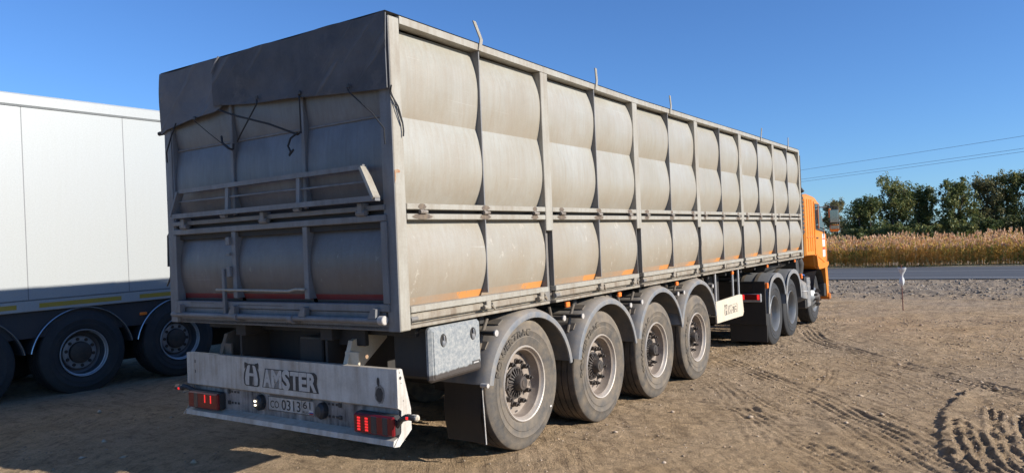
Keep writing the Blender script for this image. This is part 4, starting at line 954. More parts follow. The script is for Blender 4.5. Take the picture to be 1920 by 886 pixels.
# fenders
FY = [(1.52, -.0), (2.86, -.018), (4.145, -.01), (5.34, -.008)]
def fender(yc, ztop, side):
    s1 = -1 if side == 0 else 1; f0 = 0. if side == 0 else -W_
    ry, rz = .655, .60; cz = ztop - rz
    prof = [(.46, 0), (.10, 0), (.045, -.004), (.015, -.014), (-.012, -.03), (-.018, -.05), (-.016, -.075), (-.004, -.078), (.0, -.05), (.02, -.028), (.05, -.018), (.46, -.012)]
    a0, a1 = math.radians(170 if True else 172), math.radians(8)
    mb = MB(); n = 44; vs = []; fs = []; m_ = len(prof)
    for k in range(n + 1):
        t = a0 + (a1 - a0) * k / n; drop = .0
        for j, (dx, dr) in enumerate(prof):
            rib = .008 if (k % 11 in (0, 1) and 0 < j < 2) else 0
            vs.append((f0 + s1 * dx, yc + (ry + dr + rib) * math.cos(t), cz + (rz + dr + rib) * math.sin(t)))
    for k in range(n):
        for j in range(m_):
            j2 = (j + 1) % m_; fs.append((k * m_ + j, (k + 1) * m_ + j, (k + 1) * m_ + j2, k * m_ + j2)[::(1 if side == 0 else -1)])
    fs += [tuple(range(m_)), tuple(n * m_ + j for j in range(m_))[::-1]]
    mb.add(vs, fs, True); mb.mi = [1 if False else 0 for _ in mb.f]
    o = mb.build('fender', M['fender'], T)
    # raised bands across the crown
    for ta in (142, 120, 98, 76, 52):
        t0, t1 = math.radians(ta - 3), math.radians(ta + 3); b = MB(); vs = []
        for t in (t0, t1):
            for dr in (.0, .012):
                for dx in (.07, .45): vs.append((f0 + s1 * dx, yc + (ry + dr) * math.cos(t), cz + (rz + dr) * math.sin(t)))
        b.add(vs, [(2, 3, 7, 6), (0, 2, 6, 4), (1, 5, 7, 3), (0, 1, 3, 2), (4, 6, 7, 5)]); b.build('fender_band', M['fender_in'], o)
    return o
for (yc, zt) in FY:
    for side in (0, 1):
        f_ = fender(yc, zt, side)
        f0 = 0 if side == 0 else -W_; s1 = -1 if side == 0 else 1
        for dy in (-.5, .5):
            y = yc + dy + (.0 if dy < 0 else .01); z = zt - .135
            mb = MB(); mb.tube([(f0 + s1 * .75, y, z), (f0 + s1 * .0, y, z)], .02, 12); mb.cm = 1
            mb.tube([(f0 + s1 * .0, y, z), (f0 - s1 * .012, y, z)], .024, 14); mb.build('fender_arm', [M['chassis'], M['bolt_light']], T)
            mb = MB(); t = math.acos(max(-1, min(1, dy / .66))); mb.tube([(f0 + s1 * .12, y, z), (f0 + s1 * .11, y + (.05 if dy < 0 else -.05), z + .1)], .014, 8)
            mb.tube([(f0 + s1 * .12, y, z), (f0 + s1 * .12, y - (.06 if dy < 0 else -.06), z - .14)], .014, 8); mb.build('fender_clamp', M['fender_in'], T)
for y in (2.12, 3.15, 4.66, 6.72, 8.5, 10.3):
    mb = MB(); mb.box(-.02, .005, y - .03, y + .03, -.05, -.005, .006); mb.build('marker_lamp', M['amber'], T)
# mudflaps
for x0, x1 in ((-.42, -.075), (-2.43, -2.08)):
    mb = MB(); mb.grid([[(x0 + (x1 - x0) * i / 6, .90 + .012 * math.sin(j) + .02 * (j / 8) ** 2, -.44 - .5 * j / 8) for i in range(7)] for j in range(9)]); mb.grid([[(x0 + (x1 - x0) * i / 6, .908 + .012 * math.sin(j) + .02 * (j / 8) ** 2, -.44 - .5 * j / 8) for i in range(7)] for j in range(9)])
    mb.build('mudflap', M['flap'], T)
mb = MB(); mb.tube([(-.05, .885, -.5), (.012, .885, -.5)], .017, 10); mb.tube([(-.078, .93, -.5), (-.075, .95, -.95)], .006, 6); mb.build('mudflap_pin', M['bolt_light'], T)
# toolbox
mb = MB(); mb.box(-.36, -.045, .30, .82, -.36, -.02, .02); tbx = mb.build('toolbox', M['chassis'], T, at=(0, .275, -.378))
mb = MB(); mb.box(-.055, .0, .275, .84, -.375, -.008, .026); mb.box(-.004, .006, .305, .81, -.35, -.035, .006); mb.build('toolbox_lid', M['toolbox'], tbx, at=(0, .275, -.378))
for yy_, zz_ in ((.405, -.105), (.735, -.1)):
    mb = MB(); mb.lathe([(.0005, .0075), (.036, .0075), (.041, .0105), (.045, .006)], (0, yy_, zz_), 20, ry=.75); mb.cm = 1; mb.lathe([(.0005, .02), (.014, .019), (.024, .012), (.024, .008)], (0, yy_, zz_ - .02), 16, ry=.75); mb.box(.008, .018, yy_ - .006, yy_ + .006, zz_ - .01, zz_ + .034, .002); mb.build('toolbox_latch', [M['mark_black'], M['fender']], tbx)
mb = MB(); mb.box(.005, .008, .715, .805, -.318, -.292, .0005); mb.cm = 1; text_on(mb, 'DAKEN', lambda u, v: (.0085, u, v), .73, .79, -.311, -.3, .03); mb.build('toolbox_badge', [M['mark_black'], M['sticker']], tbx)

# --- underrun bumper
BY = .06
mb = MB(); mb.prism([(BY, -.252), (BY + .045, -.252), (BY + .06, -.5), (BY + .012, -.51), (BY - .004, -.5)], lambda u, v: (-2.405, u, v), lambda u, v: (-.112, u, v)); B_ = mb.build('bumper_plate', M['white_dirty'], T)
mb = MB(); mb.box(-2.38, -.13, BY + .03, BY + .045, -.69, -.5, .002); mb.build('lamp_plate', M['bump_low'], T)
mb = MB(); mb.prism([(BY + .05, -.672), (BY - .045, -.70), (BY - .05, -.735), (BY - .035, -.735), (BY + .05, -.70)], lambda u, v: (-2.37, u, v), lambda u, v: (-.113, u, v)); mb.build('bumper_lip', M['white_dirty'], T)
for x in (-2.41, -.112):
    mb = MB(); mb.prism([(BY, -.252), (BY + .05, -.256), (BY + .12, -.52), (BY + .12, -.66), (BY + .0, -.745), (BY - .05, -.738), (BY + .02, -.66), (BY + .03, -.52), (BY - .002, -.5)], lambda u, v: (x, u, v), lambda u, v: (x + .006, u, v)); mb.cm = 1
    if x > -1:
        for (yy_, zz_, r_) in ((BY + .03, -.31, .011), (BY + .025, -.275, .004), (BY + .035, -.345, .004), (BY + .05, -.46, .004)): mb.disc(r_, x + .0075, (0, yy_, zz_), 12)
    mb.build('bumper_end', [M['white_dirty'], M['mark_black']], T)
for x in (-.62, -2.02):
    mb = MB(); mb.prism([(.10, -.26), (.16, -.10), (.5, -.02), (.5, -.12), (.24, -.3), (.2, -.5), (.12, -.5)], lambda u, v: (x - .02, u, v), lambda u, v: (x + .02, u, v))
    mb.box(x - .03, x + .10, .13, .15, -.3, -.17, .004); mb.build('bumper_bracket', M['fender_in'] if x < -1 else M['board'], T)
MB().box(-.78, -.52, .2, .24, -.14, -.005, .004).build('bumper_hanger', M['chassis'], T); MB().tube([(-2.0, .5, -.1), (-1.9, .2, -.5)], .025, 8).build('bumper_brace', M['fender_in'], T)
mb = MB(); mb.lathe([(.0005, .004), (.014, .004), (.016, 0)], (-.46, .15, -.2), 10); mb.build('bracket_bolt', M['rust'], T)

def emblem(mb, u0, u1, v0, v1, F):
    """F(u,v,k): k = layer. u across 0..1, v up 0..1: the animal-eared H, then AMSTER in an outlined block"""
    def P(pts, mi, k): mb.cm = mi; mb.add([F(u0 + (u1 - u0) * a, v0 + (v1 - v0) * b, k) for a, b in pts], [tuple(range(len(pts)))])
    def mirror(pts, c): return [(2 * c - a, b) for a, b in pts][::-1]
    c = .105
    body = [(.012, .06), (.03, .0), (.10, -.01), (.18, -.01), (.2, .05), (.205, .3), (.195, .6), (.17, .86), (.15, .93), (.06, .93), (.04, .86), (.012, .55), (.004, .3)]
    body = [(c + (a - c) * 1.16, .46 + (b - .46) * 1.06) for a, b in body]
    P(body, 0, 0)
    ear = [(.004, .72), (.03, .84), (.055, .93), (.05, .98), (.03, 1.0), (.008, 1.03), (.0, .95)]
    P(ear, 0, 0); P(mirror(ear, c), 0, 0)
    leg = [(.017, .06), (.032, .015), (.07, .015), (.074, .42), (.074, .55), (.088, .9), (.062, .9), (.046, .84), (.022, .56), (.011, .3)]
    P(leg, 2, 1); P(mirror(leg, c), 2, 1); P([(.07, .42), (.14, .42), (.14, .55), (.07, .55)], 2, 1)
    P([(.118, .04), (.15, .04), (.142, .42), (.13, .42)], 1, 1)
    blk = [(.255, -.02), (.30, .82), (.96, .82), (.985, .74), (.995, .62), (.985, .36), (1.01, -.03)]
    P(blk, 0, 0)
    P([(.268, .01), (.308, .78), (.52, .78), (.52, .01)], 1, 1)
    x0 = .275; ws = [.115, .145, .11, .115, .105, .125]; x = x0
    for ch, w_ in zip('AMSTER', ws):
        mb.cm = 2; hgt = (.01, .79) if ch != 'S' else (-.04, .84)
        v_, f_, _ = text_geo(ch, .045); mb.add([F(u0 + (u1 - u0) * (x + w_ * a * .97), v0 + (v1 - v0) * (hgt[0] + (hgt[1] - hgt[0]) * b), 2) for a, b in v_], f_); x += w_
mb = MB(); emblem(mb, -1.665, -.85, -.46, -.292, lambda u, v, k: (u, BY - .004 * (-.252 - v) / .248 - .0015 * (k + 1), v)); mb.build('lettering', [M['mark_black'], M['mark_grey'], M['mark_light']], B_, label='dark outlined HAMSTER lettering with round ears on the H')
def blob(mb, cx, cz, rx, rz, y, n=18, sd=1):
    r_ = random.Random(sd); mb.add([(cx + rx * math.cos(2 * PI * k / n) * r_.uniform(.85, 1.1), y, cz + rz * math.sin(2 * PI * k / n) * r_.uniform(.9, 1.08)) for k in range(n)], [tuple(range(n))])
mb = MB(); blob(mb, -.262, -.425, .034, .05, BY - .006); blob(mb, -.27, -.34, .013, .03, BY - .005, sd=3); mb.cm = 1; blob(mb, -.262, -.42, .046, .064, BY - .0045, sd=5); mb.build('soot_spot', [M['mark_black'], M['mark_grey']], B_)
mb = MB(); mb.box(-2.30, -2.293, BY - .004, BY + .0, -.33, -.305, 0); mb.box(-2.30, -2.293, BY - .004, BY, -.41, -.385, 0); mb.build('slots', M['mark_black'], B_)
# number plate
mb = MB(); px0, px1, pz0, pz1 = -1.43, -.925, -.636, -.527; yp = BY + .022
mb.box(px0, px1, yp, yp + .006, pz0, pz1, .002); pl = mb.build('number_plate', M['plate'], T)
mb = MB(); F2 = lambda u, v: (px0 + u * (px1 - px0), yp - .0012, pz0 + v * (pz1 - pz0))
for a, b, c_, d in ((0.005, .995, .02, .06), (.005, .995, .94, .98), (.004, .012, .02, .98), (.988, .996, .02, .98), (.735, .742, .03, .97)): mb.add([F2(a, c_), F2(b, c_), F2(b, d), F2(a, d)], [(0, 1, 2, 3)])
text_on(mb, 'CO', F2, .05, .24, .2, .7, .01); text_on(mb, '0313', F2, .30, .71, .14, .84, .01); text_on(mb, '61', F2, .76, .92, .42, .9, .01); text_on(mb, 'RUS', F2, .755, .875, .1, .28, .01)
mb.build('plate_characters', M['mark_black'], pl)
mb = MB()
for k, mi in enumerate((2, 1, 0)): mb.cm = mi; mb.add([F2(.89, .08 + .08 * k), F2(.975, .08 + .08 * k), F2(.975, .16 + .08 * k), F2(.89, .16 + .08 * k)], [(0, 1, 2, 3)])
mb.build('plate_flag', [M['flag_white'], M['flag_blue'], M['flag_red']], pl)
mb = MB(); mb.box(-1.40, -.95, yp - .012, yp + .012, -.523, -.50, .003); mb.build('plate_shroud', M['fender_in'], T)
# plate lamps: two round black housings beside the plate
for i, x in enumerate((-1.505, -.83)):
    mb = MB(); n = 22
    for (r0, y0_), (r1, y1_) in (((.05, BY + .03), (.05, BY - .01)), ((.05, BY - .01), (.035, BY - .03)), ((.035, BY - .03), (.001, BY - .034))):
        vs = [(x + r0 * .8 * math.cos(2 * PI * k / n), y0_, -.583 + r0 * 1.15 * math.sin(2 * PI * k / n)) for k in range(n)] + [(x + r1 * .8 * math.cos(2 * PI * k / n), y1_, -.583 + r1 * 1.15 * math.sin(2 * PI * k / n)) for k in range(n)]
        mb.add(vs, [(k, (k + 1) % n, n + (k + 1) % n, n + k) for k in range(n)], True)
    o = mb.build('plate_lamp', M['black_plastic'], T)
    if i == 0:
        mb = MB(); mb.box(x - .012, x + .012, BY - .041, BY - .035, -.572, -.558, .003); mb.box(x - .01, x + .012, BY - .041, BY - .035, -.6, -.588, .003); mb.build('bulb', M['lamp_white'], o)
mb = MB()
for xs in (-1.88, -.52 - .27):
    for dx in (0, .038, .076):
        for z in (-.535, -.62): mb.box(xs + dx, xs + dx + .022, BY + .026, BY + .0295, z - .008, z + .008, .001)
    for z in (-.535, -.62): mb.box(xs + .105 if xs > -1 else xs - .04, (xs + .105 if xs > -1 else xs - .04) + .03, BY + .02, BY + .03, z - .015, z + .015, .006)
mb.build('plate_holes', M['mark_black'], T)
for side, (x0, x1) in enumerate(((-.47, -.11), (-2.33, -1.95))):
    y0, y1 = BY - .055, BY + .03; z0, z1 = -.675, -.548
    mb = MB(); mb.box(x0, x1, y0 + .02, y1, z0 - .004, z1 + .004, .012); h_ = mb.build('tail_lamp', M['black_plastic'], T)
    mb = MB(); mb.box(x0 + .008 if side == 0 else x0, x1 + .004, y0, y0 + .03, z0, z1, .01); mb.build('lamp_lens', M['lens_red'], h_)
    mb = MB(); xa = x0 + (.17 if side == 0 else .08); mb.box(xa, xa + .05, y0 - .002, y0 + .01, z0 + .008, z1 - .008, .002)
    if side == 0: mb.box(x1 - .09, x1 - .045, y0 - .002, y0 + .01, z0 + .008, z1 - .008, .002)
    mb.build('lamp_divider', M['lens_dark'], h_)
    if side == 0:
        for xa in (x0 + .045, x0 + .115):
            for k in range(5): MB().box(xa, xa + .028, y0 - .003, y0 + .01, z0 + .018 + k * .019, z0 + .031 + k * .019, .002).build('lit_segment', M['lens_lit'], h_)
    else:
        for xa in (x1 - .16, x1 - .085): MB().box(xa, xa + .012, y0 - .003, y0 + .01, z0 + .05, z1 - .015, .002).build('lit_segment', M['lens_lit'], h_)
for sx in (1, -1):
    x0 = -.13 if sx > 0 else -2.31; mb = MB(); mb.tube([(x0, BY, -.62 if sx > 0 else -.56), (x0 + sx * .07, BY - .02, -.56 if sx > 0 else -.53), (x0 + sx * .12, BY - .03, -.54 if sx > 0 else -.525)], [.02, .018, .022], 8)
    mb.box(x0 + sx * .11, x0 + sx * .21, BY - .055, BY - .005, -.555, -.52, .012); o = mb.build('marker_arm', M['black_plastic'], T)
    mb = MB(); mb.box(x0 + sx * .16, x0 + sx * .225, BY - .05, BY - .012, -.556, -.517, .012); mb.build('marker_lens', M['board'] if sx > 0 else M['lens_red'], o)
    mb = MB(); mb.box(x0 + sx * .135, x0 + sx * .155, BY - .06, BY - .05, -.548, -.53, .003); mb.build('marker_bulb', M['lens_lit'], o)

# --- side guard with board, landing gear, spare wheel
mb = MB(); mb.prism([(5.97, -.36), (7.0, -.345), (7.10, -.36), (7.15, -.6), (7.10, -.655), (5.99, -.64)], lambda u, v: (-.02, u, v), lambda u, v: (.0, u, v)); gb = mb.build('guard_board', M['board'], T)
mb = MB(); emblem(mb, 6.3, 6.86, -.565, -.43, lambda u, v, k: (.0012 * (k + 1), u, v)); mb.build('lettering', [M['mark_black'], M['mark_grey'], M['board']], gb, label='worn dark HAMSTER lettering on the cream board')
for y in (6.05, 6.78, 7.04):
    mb = MB(); mb.tube([(-.03, y, -.4), (-.03, y, .0)], .016, 8); mb.build('guard_rod', M['silver'], T)
mb = MB(); mb.lathe([(.16, -.0), (.2, .03), (.45, .04), (.5, .0), (.51, -.06), (.5, -.14), (.45, -.18), (.2, -.17), (.16, -.14)], (0, 0, 0), 40, closed=True)
mb.v = [(-.75 + p[1], 6.55 + p[2], -.32 + p[0]) for p in mb.v]; mb.build('spare_tyre', M['rubber_side'], T)
mb = MB(); mb.box(-1.2, -.3, 6.0, 7.1, -.52, -.49, .005); mb.box(-.34, -.3, 6.0, 7.1, -.6, -.49, .004); mb.build('spare_carrier', M['silver'], T)
for x in (-.55, -2.0):
    mb = MB(); mb.box(x - .06, x + .06, 7.45, 7.57, -.62, -.02, .006); mb.box(x - .045, x + .045, 7.465, 7.555, -.72, -.6, .004); mb.box(x - .1, x + .1, 7.4, 7.62, -.74, -.715, .004); mb.build('landing_leg', M['chassis'], T)
mb = MB(); mb.box(-2.0, -.5, 7.1, 7.35, -.5, -.1, .02); mb.build('valve_box', M['chassis'], T)

# ------------------------------------------------------------------ tractor
K = thing('truck_tractor', 'orange cab truck tractor with black rear frame coupled to the grain semitrailer', 'truck', (0, 8.4, -1.28), TH)
for x in (-.85, -1.65):
    mb = MB(); mb.box(x - .04, x + .04, 8.35, 12.9, -.62, -.36, .01); mb.build('frame_rail', M['chassis'], K)
for y in (8.4, 9.6, 10.6): 
    mb = MB(); mb.box(-1.7, -.8, y, y + .08, -.6, -.38, .01); mb.build('frame_crossbar', M['chassis'], K)
mb = MB(); mb.lathe([(.0005, 0), (.5, 0), (.52, .04), (.52, .1), (.0005, .1)], (0, 0, 0), 32); mb.v = [(-1.25 + p[1], 9.6 + p[2], -.25 + p[0]) for p in mb.v]; mb.build('fifth_wheel', M['chassis'], K)
for y, z in ((9.03, -.828), (10.139, -.835)):
    wheel(K, -.05, y, z, 'bowl'); wheel(K, -.38, y, z, 'bowl', nuts=False); wheel(K, -2.45, y, z, 'bowl', True); wheel(K, -2.12, y, z, 'bowl', True)
    mb = MB(); mb.tube([(-2.3, y, z), (-.2, y, z)], .09, 12); mb.tube([(-1.4, y, z), (-1.1, y, z)], .24, 16); mb.build('drive_axle', M['chassis'], K)
wheel(K, -.12, 12.30, -.845, 'front', rot=.2); wheel(K, -2.38, 12.30, -.845, 'front', True)
mb = MB(); mb.tube([(-2.3, 12.3, -.84), (-.2, 12.3, -.84)], .07, 10); mb.build('front_axle', M['chassis'], K)
def rfender(yc, side, r=.575, cz=-.735, a0=178, a1=20):
    f0, s1 = (-.0, -1) if side == 0 else (-2.5, 1); prof = [(.66, 0), (.05, 0), (.015, -.012), (.0, -.035), (-.002, -.07), (.012, -.07), (.02, -.03), (.06, -.014), (.66, -.014)]
    mb = MB(); n = 30; vs = []; m_ = len(prof)
    for k in range(n + 1):
        t = math.radians(a0 + (a1 - a0) * k / n)
        sy = math.cos(t); sz = math.sin(t); e = (abs(sy) ** 4 + abs(sz) ** 4) ** -.25; e = 1 + (e - 1) * .35
        for dx, dr in prof: vs.append((f0 + s1 * dx, yc + (r + dr) * sy * e, cz + (r + dr) * sz * e))
    fs = [((k * m_ + j), (k + 1) * m_ + j, (k + 1) * m_ + (j + 1) % m_, k * m_ + (j + 1) % m_)[::(1 if side == 0 else -1)] for k in range(n) for j in range(m_)]
    mb.add(vs, fs + [tuple(range(m_)), tuple(n * m_ + j for j in range(m_))[::-1]], True); o = mb.build('rear_fender', M['fender_dark'], K)
    mb = MB()
    for xx in (.2, .42):
        vs = []
        for k in range(n + 1):
            t = math.radians(a0 + (a1 - a0) * k / n); sy, sz = math.cos(t), math.sin(t); e = (abs(sy) ** 4 + abs(sz) ** 4) ** -.25; e = 1 + (e - 1) * .35
            for dx in (xx, xx + .05): vs.append((f0 + s1 * dx, yc + (r + .01) * sy * e, cz + (r + .01) * sz * e))
        mb.add(vs, [(2 * k, 2 * k + 1, 2 * k + 3, 2 * k + 2) for k in range(n)], True)
    mb.build('fender_groove', M['chassis'], o)
    mb = MB(); vs = []
    for k in range(n + 1):
        t = math.radians(a0 + (a1 - a0) * k / n); sy, sz = math.cos(t), math.sin(t); e = (abs(sy) ** 4 + abs(sz) ** 4) ** -.25; e = 1 + (e - 1) * .35
        for dx, dr in ((-.004, -.002), (-.006, -.075)): vs.append((f0 + s1 * dx, yc + (r + dr) * sy * e, cz + (r + dr) * sz * e))
    mb.add(vs, [(2 * k, 2 * k + 1, 2 * k + 3, 2 * k + 2) for k in range(n)], True); mb.build('fender_edge', M['fender'], o)
for side in (0, 1):
    rfender(9.02, side, a0=184); rfender(10.13, side, a1=4)
mb = MB(); mb.box(-2.48, -.03, 8.40, 8.425, -.95, -.262, .004); mb.box(-2.3, -.2, 8.39, 8.399, -.45, -.285, .003); mb.build('rear_apron', M['flap'], K)
for xa_, xb_ in ((-.62, -.03), (-2.47, -1.9)): MB().box(xa_, xb_, 8.43, 8.45, -1.22, -.9, .004).build('rear_mudflap', M['flap'], K)
for x0 in (-.385, -2.4):
    mb = MB(); mb.box(x0, x0 + .30, 8.35, 8.40, -.585, -.452, .008); t_ = mb.build('truck_tail_lamp', M['silver'], K)
    mb = MB(); mb.box(x0 + .01, x0 + .285, 8.335, 8.352, -.55, -.46, .006); mb.build('lamp_lens', M['lens_red'], t_)
    for xa in (x0 + .012, x0 + .243): MB().box(xa, xa + .035, 8.331, 8.34, -.545, -.465, .004).build('lit_segment', M['lens_lit'], t_)
for y, z in ((8.44, -.33), (10.75, -.33)):
    mb = MB(); mb.box(-.05, .012, y - .03, y + .03, z - .045, z + .045, .01); mb.build('side_reflector', M['amber'], K)
mb = MB(); mb.tube([(-2.0, 10.95, -.1), (-.1, 10.95, -.1)], .17, 20); mb.tube([(-.35, 9.3, -.08), (-.35, 10.8, -.05)], .1, 14)
mb.tube([(-.14, 11.05, -.02), (-.12, 11.1, -.12), (-.14, 11.12, -.24), (-.16, 11.1, -.34)], .09, 14); mb.build('air_intake', M['black_plastic'], K)
mb = MB(); pts = [(-.3, 10.85, -.35), (-.2, 10.95, -.42), (-.12, 10.98, -.52), (-.11, 10.98, -.72), (-.2, 10.95, -.8)]; mb.tube(pts, [.05, .1, .15, .15, .06], 16); mb.build('exhaust', M['fender'], K)
mb = MB(); mb.lathe([(.152, -.01), (.158, 0), (.152, .01)], (0, 0, 0), 20); mb.v = [(-.112 + p[1], 10.98 + p[2], -.62 + p[0]) for p in mb.v]; mb.build('exhaust_band', M['silver'], K)
mb = MB(); mb.box(-.75, -.06, 11.3, 11.62, -.98, -.38, .02); bb = mb.build('battery_box', M['black_plastic'], K)
mb = MB(); mb.box(-.062, -.04, 11.33, 11.6, -.95, -.4, .01)
for k in range(5): mb.box(-.045, -.034, 11.34, 11.59, -.92 + k * .1, -.86 + k * .1, .006)
mb.build('battery_cover', M['fender'], bb)
mb = MB(); mb.tube([(-.12, 11.15, -.36), (-.1, 11.3, -.33), (-.12, 11.5, -.36)], .012, 6); mb.build('brake_hose', plain('blue_hose', (.03, .12, .4), .4), K)
# cab
side_poly = [(11.22, .02), (11.95, -.0), (12.02, -.2), (12.14, -.27), (12.9, -.27), (13.0, -.22), (12.98, .1), (12.93, .45), (12.55, .98), (12.38, 1.09), (12.1, 1.17), (11.55, 1.205), (11.3, 1.19), (11.22, 1.12)]
mb = MB(); n = len(side_poly); rows = []
for x, ins in ((-.02, 0), (-.0, .02), (-2.5, .02), (-2.48, 0)): pass
def inset(poly, d):
    cx = sum(p[0] for p in poly) / len(poly); cy = sum(p[1] for p in poly) / len(poly)
    return [(cx + (p[0] - cx) * (1 - d / 1.), cy + (p[1] - cy) * (1 - d / .7)) for p in poly]
lay = [(.0, inset(side_poly, .03)), (-.04, side_poly), (-2.46, side_poly), (-2.5, inset(side_poly, .03))]
vs = [(x, p[0], p[1]) for x, q in lay for p in q]
fs = [tuple(range(n)), tuple(range(3 * n, 4 * n))[::-1]] + [(a * n + (k + 1) % n, a * n + k, (a + 1) * n + k, (a + 1) * n + (k + 1) % n) for a in range(3) for k in range(n)]
mb.add(vs, fs); cab = mb.build('cab', M['orange'], K)
for y in (11.42, 11.62, 11.8):
    mb = MB(); mb.box(-.01, .016, y - .03, y + .03, .1, 1.1, .012); mb.build('cab_rib', M['orange'], cab)
mb = MB(); mb.box(-.01, .012, 11.3, 11.92, .36, .385, .004); mb.build('cab_moulding', M['orange_dk'], cab)
dp = [(11.98, .03), (12.92, -.2), (12.95, .2), (12.88, .47), (12.5, 1.0), (12.38, 1.05), (11.98, 1.07)]
mb = MB(); mb.prism(dp, lambda u, v: (-.01, u, v), lambda u, v: (.012, u, v)); dr = mb.build('cab_door', M['orange'], cab)
wp = [(12.05, .54), (12.8, .48), (12.47, .97), (12.36, 1.0), (12.05, 1.0)]
mb = MB(); mb.prism(inset(wp, -.08), lambda u, v: (.01, u, v), lambda u, v: (.018, u, v)); mb.build('window_seal', M['black_plastic'], dr)
mb = MB(); mb.prism(wp, lambda u, v: (.016, u, v), lambda u, v: (.022, u, v)); mb.build('side_window', M['glass'], dr)
mb = MB(); mb.box(.018, .03, 12.29, 12.315, .53, .99, .003); mb.build('window_divider', M['orange_dk'], dr)
mb = MB(); mb.box(.01, .03, 12.08, 12.2, .33, .36, .006); mb.build('door_handle', M['black_plastic'], dr)
mb = MB(); mb.box(.012, .016, 12.62, 12.86, .16, .42, .001); mb.box(.012, .016, 12.62, 12.86, -.05, .09, .001); mb.cm = 1; mb.box(.0165, .0175, 12.65, 12.84, .1, .14, 0); mb.box(.0165, .0175, 12.65, 12.84, .30, .33, 0); mb.build('door_sticker', [M['sticker'], M['sticker_red']], dr)
mb = MB(); mb.prism([(12.99, .45), (13.01, .47), (12.62, 1.0), (12.58, .98)], lambda u, v: (-2.35, u, v), lambda u, v: (-.15, u, v)); mb.build('windscreen', M['glass'], cab)
# corner deflector, arch, bumper
mb = MB(); mb.box(-.06, .01, 12.95, 13.06, -.3, .42, .02); mb.build('corner_deflector', M['orange_dk'], cab)
mb = MB(); pp = [(11.96, -.0), (12.03, -.2), (12.14, -.275), (12.9, -.275), (13.05, -.22), (13.05, -.16), (12.2, -.17), (12.1, -.1), (12.05, .02)]
mb.prism(pp, lambda u, v: (-.02, u, v), lambda u, v: (.035, u, v)); mb.build('wheel_arch_trim', M['orange'], cab)
mb = MB(); mb.lathe([(.53, -.45), (.53, -.02)], (0, 12.3, -.8), 30, a0=math.radians(20), a1=math.radians(165)); mb.lathe([(.52, -.45), (.52, -.02)], (0, 12.3, -.8), 30, a0=math.radians(20), a1=math.radians(165)); mb.build('front_arch', M['black_plastic'], K)
mb = MB(); mb.prism([(12.86, -.28), (13.06, -.26), (13.12, -.5), (13.1, -.88), (12.98, -.9), (12.9, -.6)], lambda u, v: (-2.49, u, v), lambda u, v: (.0, u, v)); bp = mb.build('bumper', M['orange'], K)
mb = MB(); mb.box(-.2, .045, 13.02, 13.1, -.95, -.82, .02); mb.build('bumper_corner', M['orange_dk'], bp)
mb = MB(); mb.box(-.2, -.0, 12.75, 12.86, -.87, -.6, .02); mb.build('step', M['black_plastic'], K)
mb = MB(); mb.box(-.35, -.02, 11.06, 11.2, .42, 1.2, .015)
for k in range(9): mb.box(-.34, -.005, 11.055, 11.19, .46 + .08 * k, .50 + .08 * k, .005)
mb.build('snorkel', M['black_plastic'], K)
mb = MB(); mb.box(-.02, .012, 12.9, 12.93, -.15, -.1, .004); mb.build('turn_lamp', M['amber'], cab)
# mirrors
for sx, f0 in ((1, 0.), (-1, -2.5)):
    mb = MB(); mb.tube([(f0, 12.6, .96), (f0 + sx * .1, 12.75, .965), (f0 + sx * .3, 12.8, .955)], .012, 6); mb.tube([(f0 + sx * .3, 12.8, .955), (f0 + sx * .32, 12.8, .47)], .011, 6); mb.tube([(f0, 12.75, .5), (f0 + sx * .1, 12.78, .55)], .01, 6)
    ma = mb.build('mirror_arm', M['black_plastic'], K)
    MB().box(f0 + sx * .12, f0 + sx * .165, 12.775, 12.84, .74, .93, .015).build('mirror_cap', M['orange'], ma)
    for nm, z0, z1 in (('mirror_head', .62, .92), ('wide_mirror_head', .455, .6)):
        mb = MB(); mb.box(f0 + sx * .13, f0 + sx * .31, 12.79, 12.86, z0, z1, .025); mh = mb.build(nm, M['orange'] if nm[0] == 'w' else M['black_plastic'], ma)
        mb = MB(); mb.box(f0 + sx * .15, f0 + sx * .305, 12.765, 12.789, z0 + (.02 if nm[0] == 'm' else .05), z1 - .02, .004, rot=Matrix.Rotation(sx * .16, 3, 'Z'), piv=(f0 + sx * .23, 12.777, z0)); mb.build('mirror_glass', M['mirror_glass'], ma)

# ------------------------------------------------------------------ white refrigerated trailer on the left
WX = -6.7
H_ = thing('reefer_semitrailer', 'clean white smooth sided box semitrailer with yellow reflective strips, standing on the left', 'semitrailer', (WX, 0, -1.13), TH + .004)
y0, y1 = -1.75, 12.1
mb = MB(); mb.box(WX - 2.55, WX, y0, y1, .06, 2.42, .012); bd = mb.build('box_body', M['white_box'], H_)
mb = MB(); mb.box(WX - 2.56, WX + .012, y0 - .01, y1 + .01, 2.418, 2.575, .02); mb.build('roof_rail', M['white_box'], H_)
mb = MB(); mb.box(WX - 2.56, WX + .014, y0 - .01, y1 + .01, -.075, .062, .008); mb.build('lower_rail', M['white_box'], H_)
k = 0
for yy_ in np.arange(.72 - 1.24 * 2, 12, 1.24):
    mb = MB(); mb.box(WX, WX + .0012, yy_ - .005, yy_ + .005, .07, 2.41, 0); mb.build('panel_seam', M['seam'], bd)
mb = MB(); mb.box(WX + .0, WX + .016, y0, y1, .06, .064, 0); mb.box(WX, WX + .0145, y0, y1, 2.414, 2.418, 0); mb.build('rail_seam', M['seam'], bd)
for a, b in ((-1.6, -.75), (-.45, .58), (.83, 1.84), (2.09, 3.1), (3.35, 4.4), (4.7, 5.7), (6, 7), (7.3, 8.3)):
    mb = MB(); mb.box(WX + .012, WX + .0155, a, b, -.035, .02, 0); mb.build('reflective_strip', M['yellow_tape'], H_)
mb = MB(); mb.box(WX - .1, WX - .03, y0, y1, -.4, -.076, .004); mb.build('side_skirt', M['skirt'], H_)
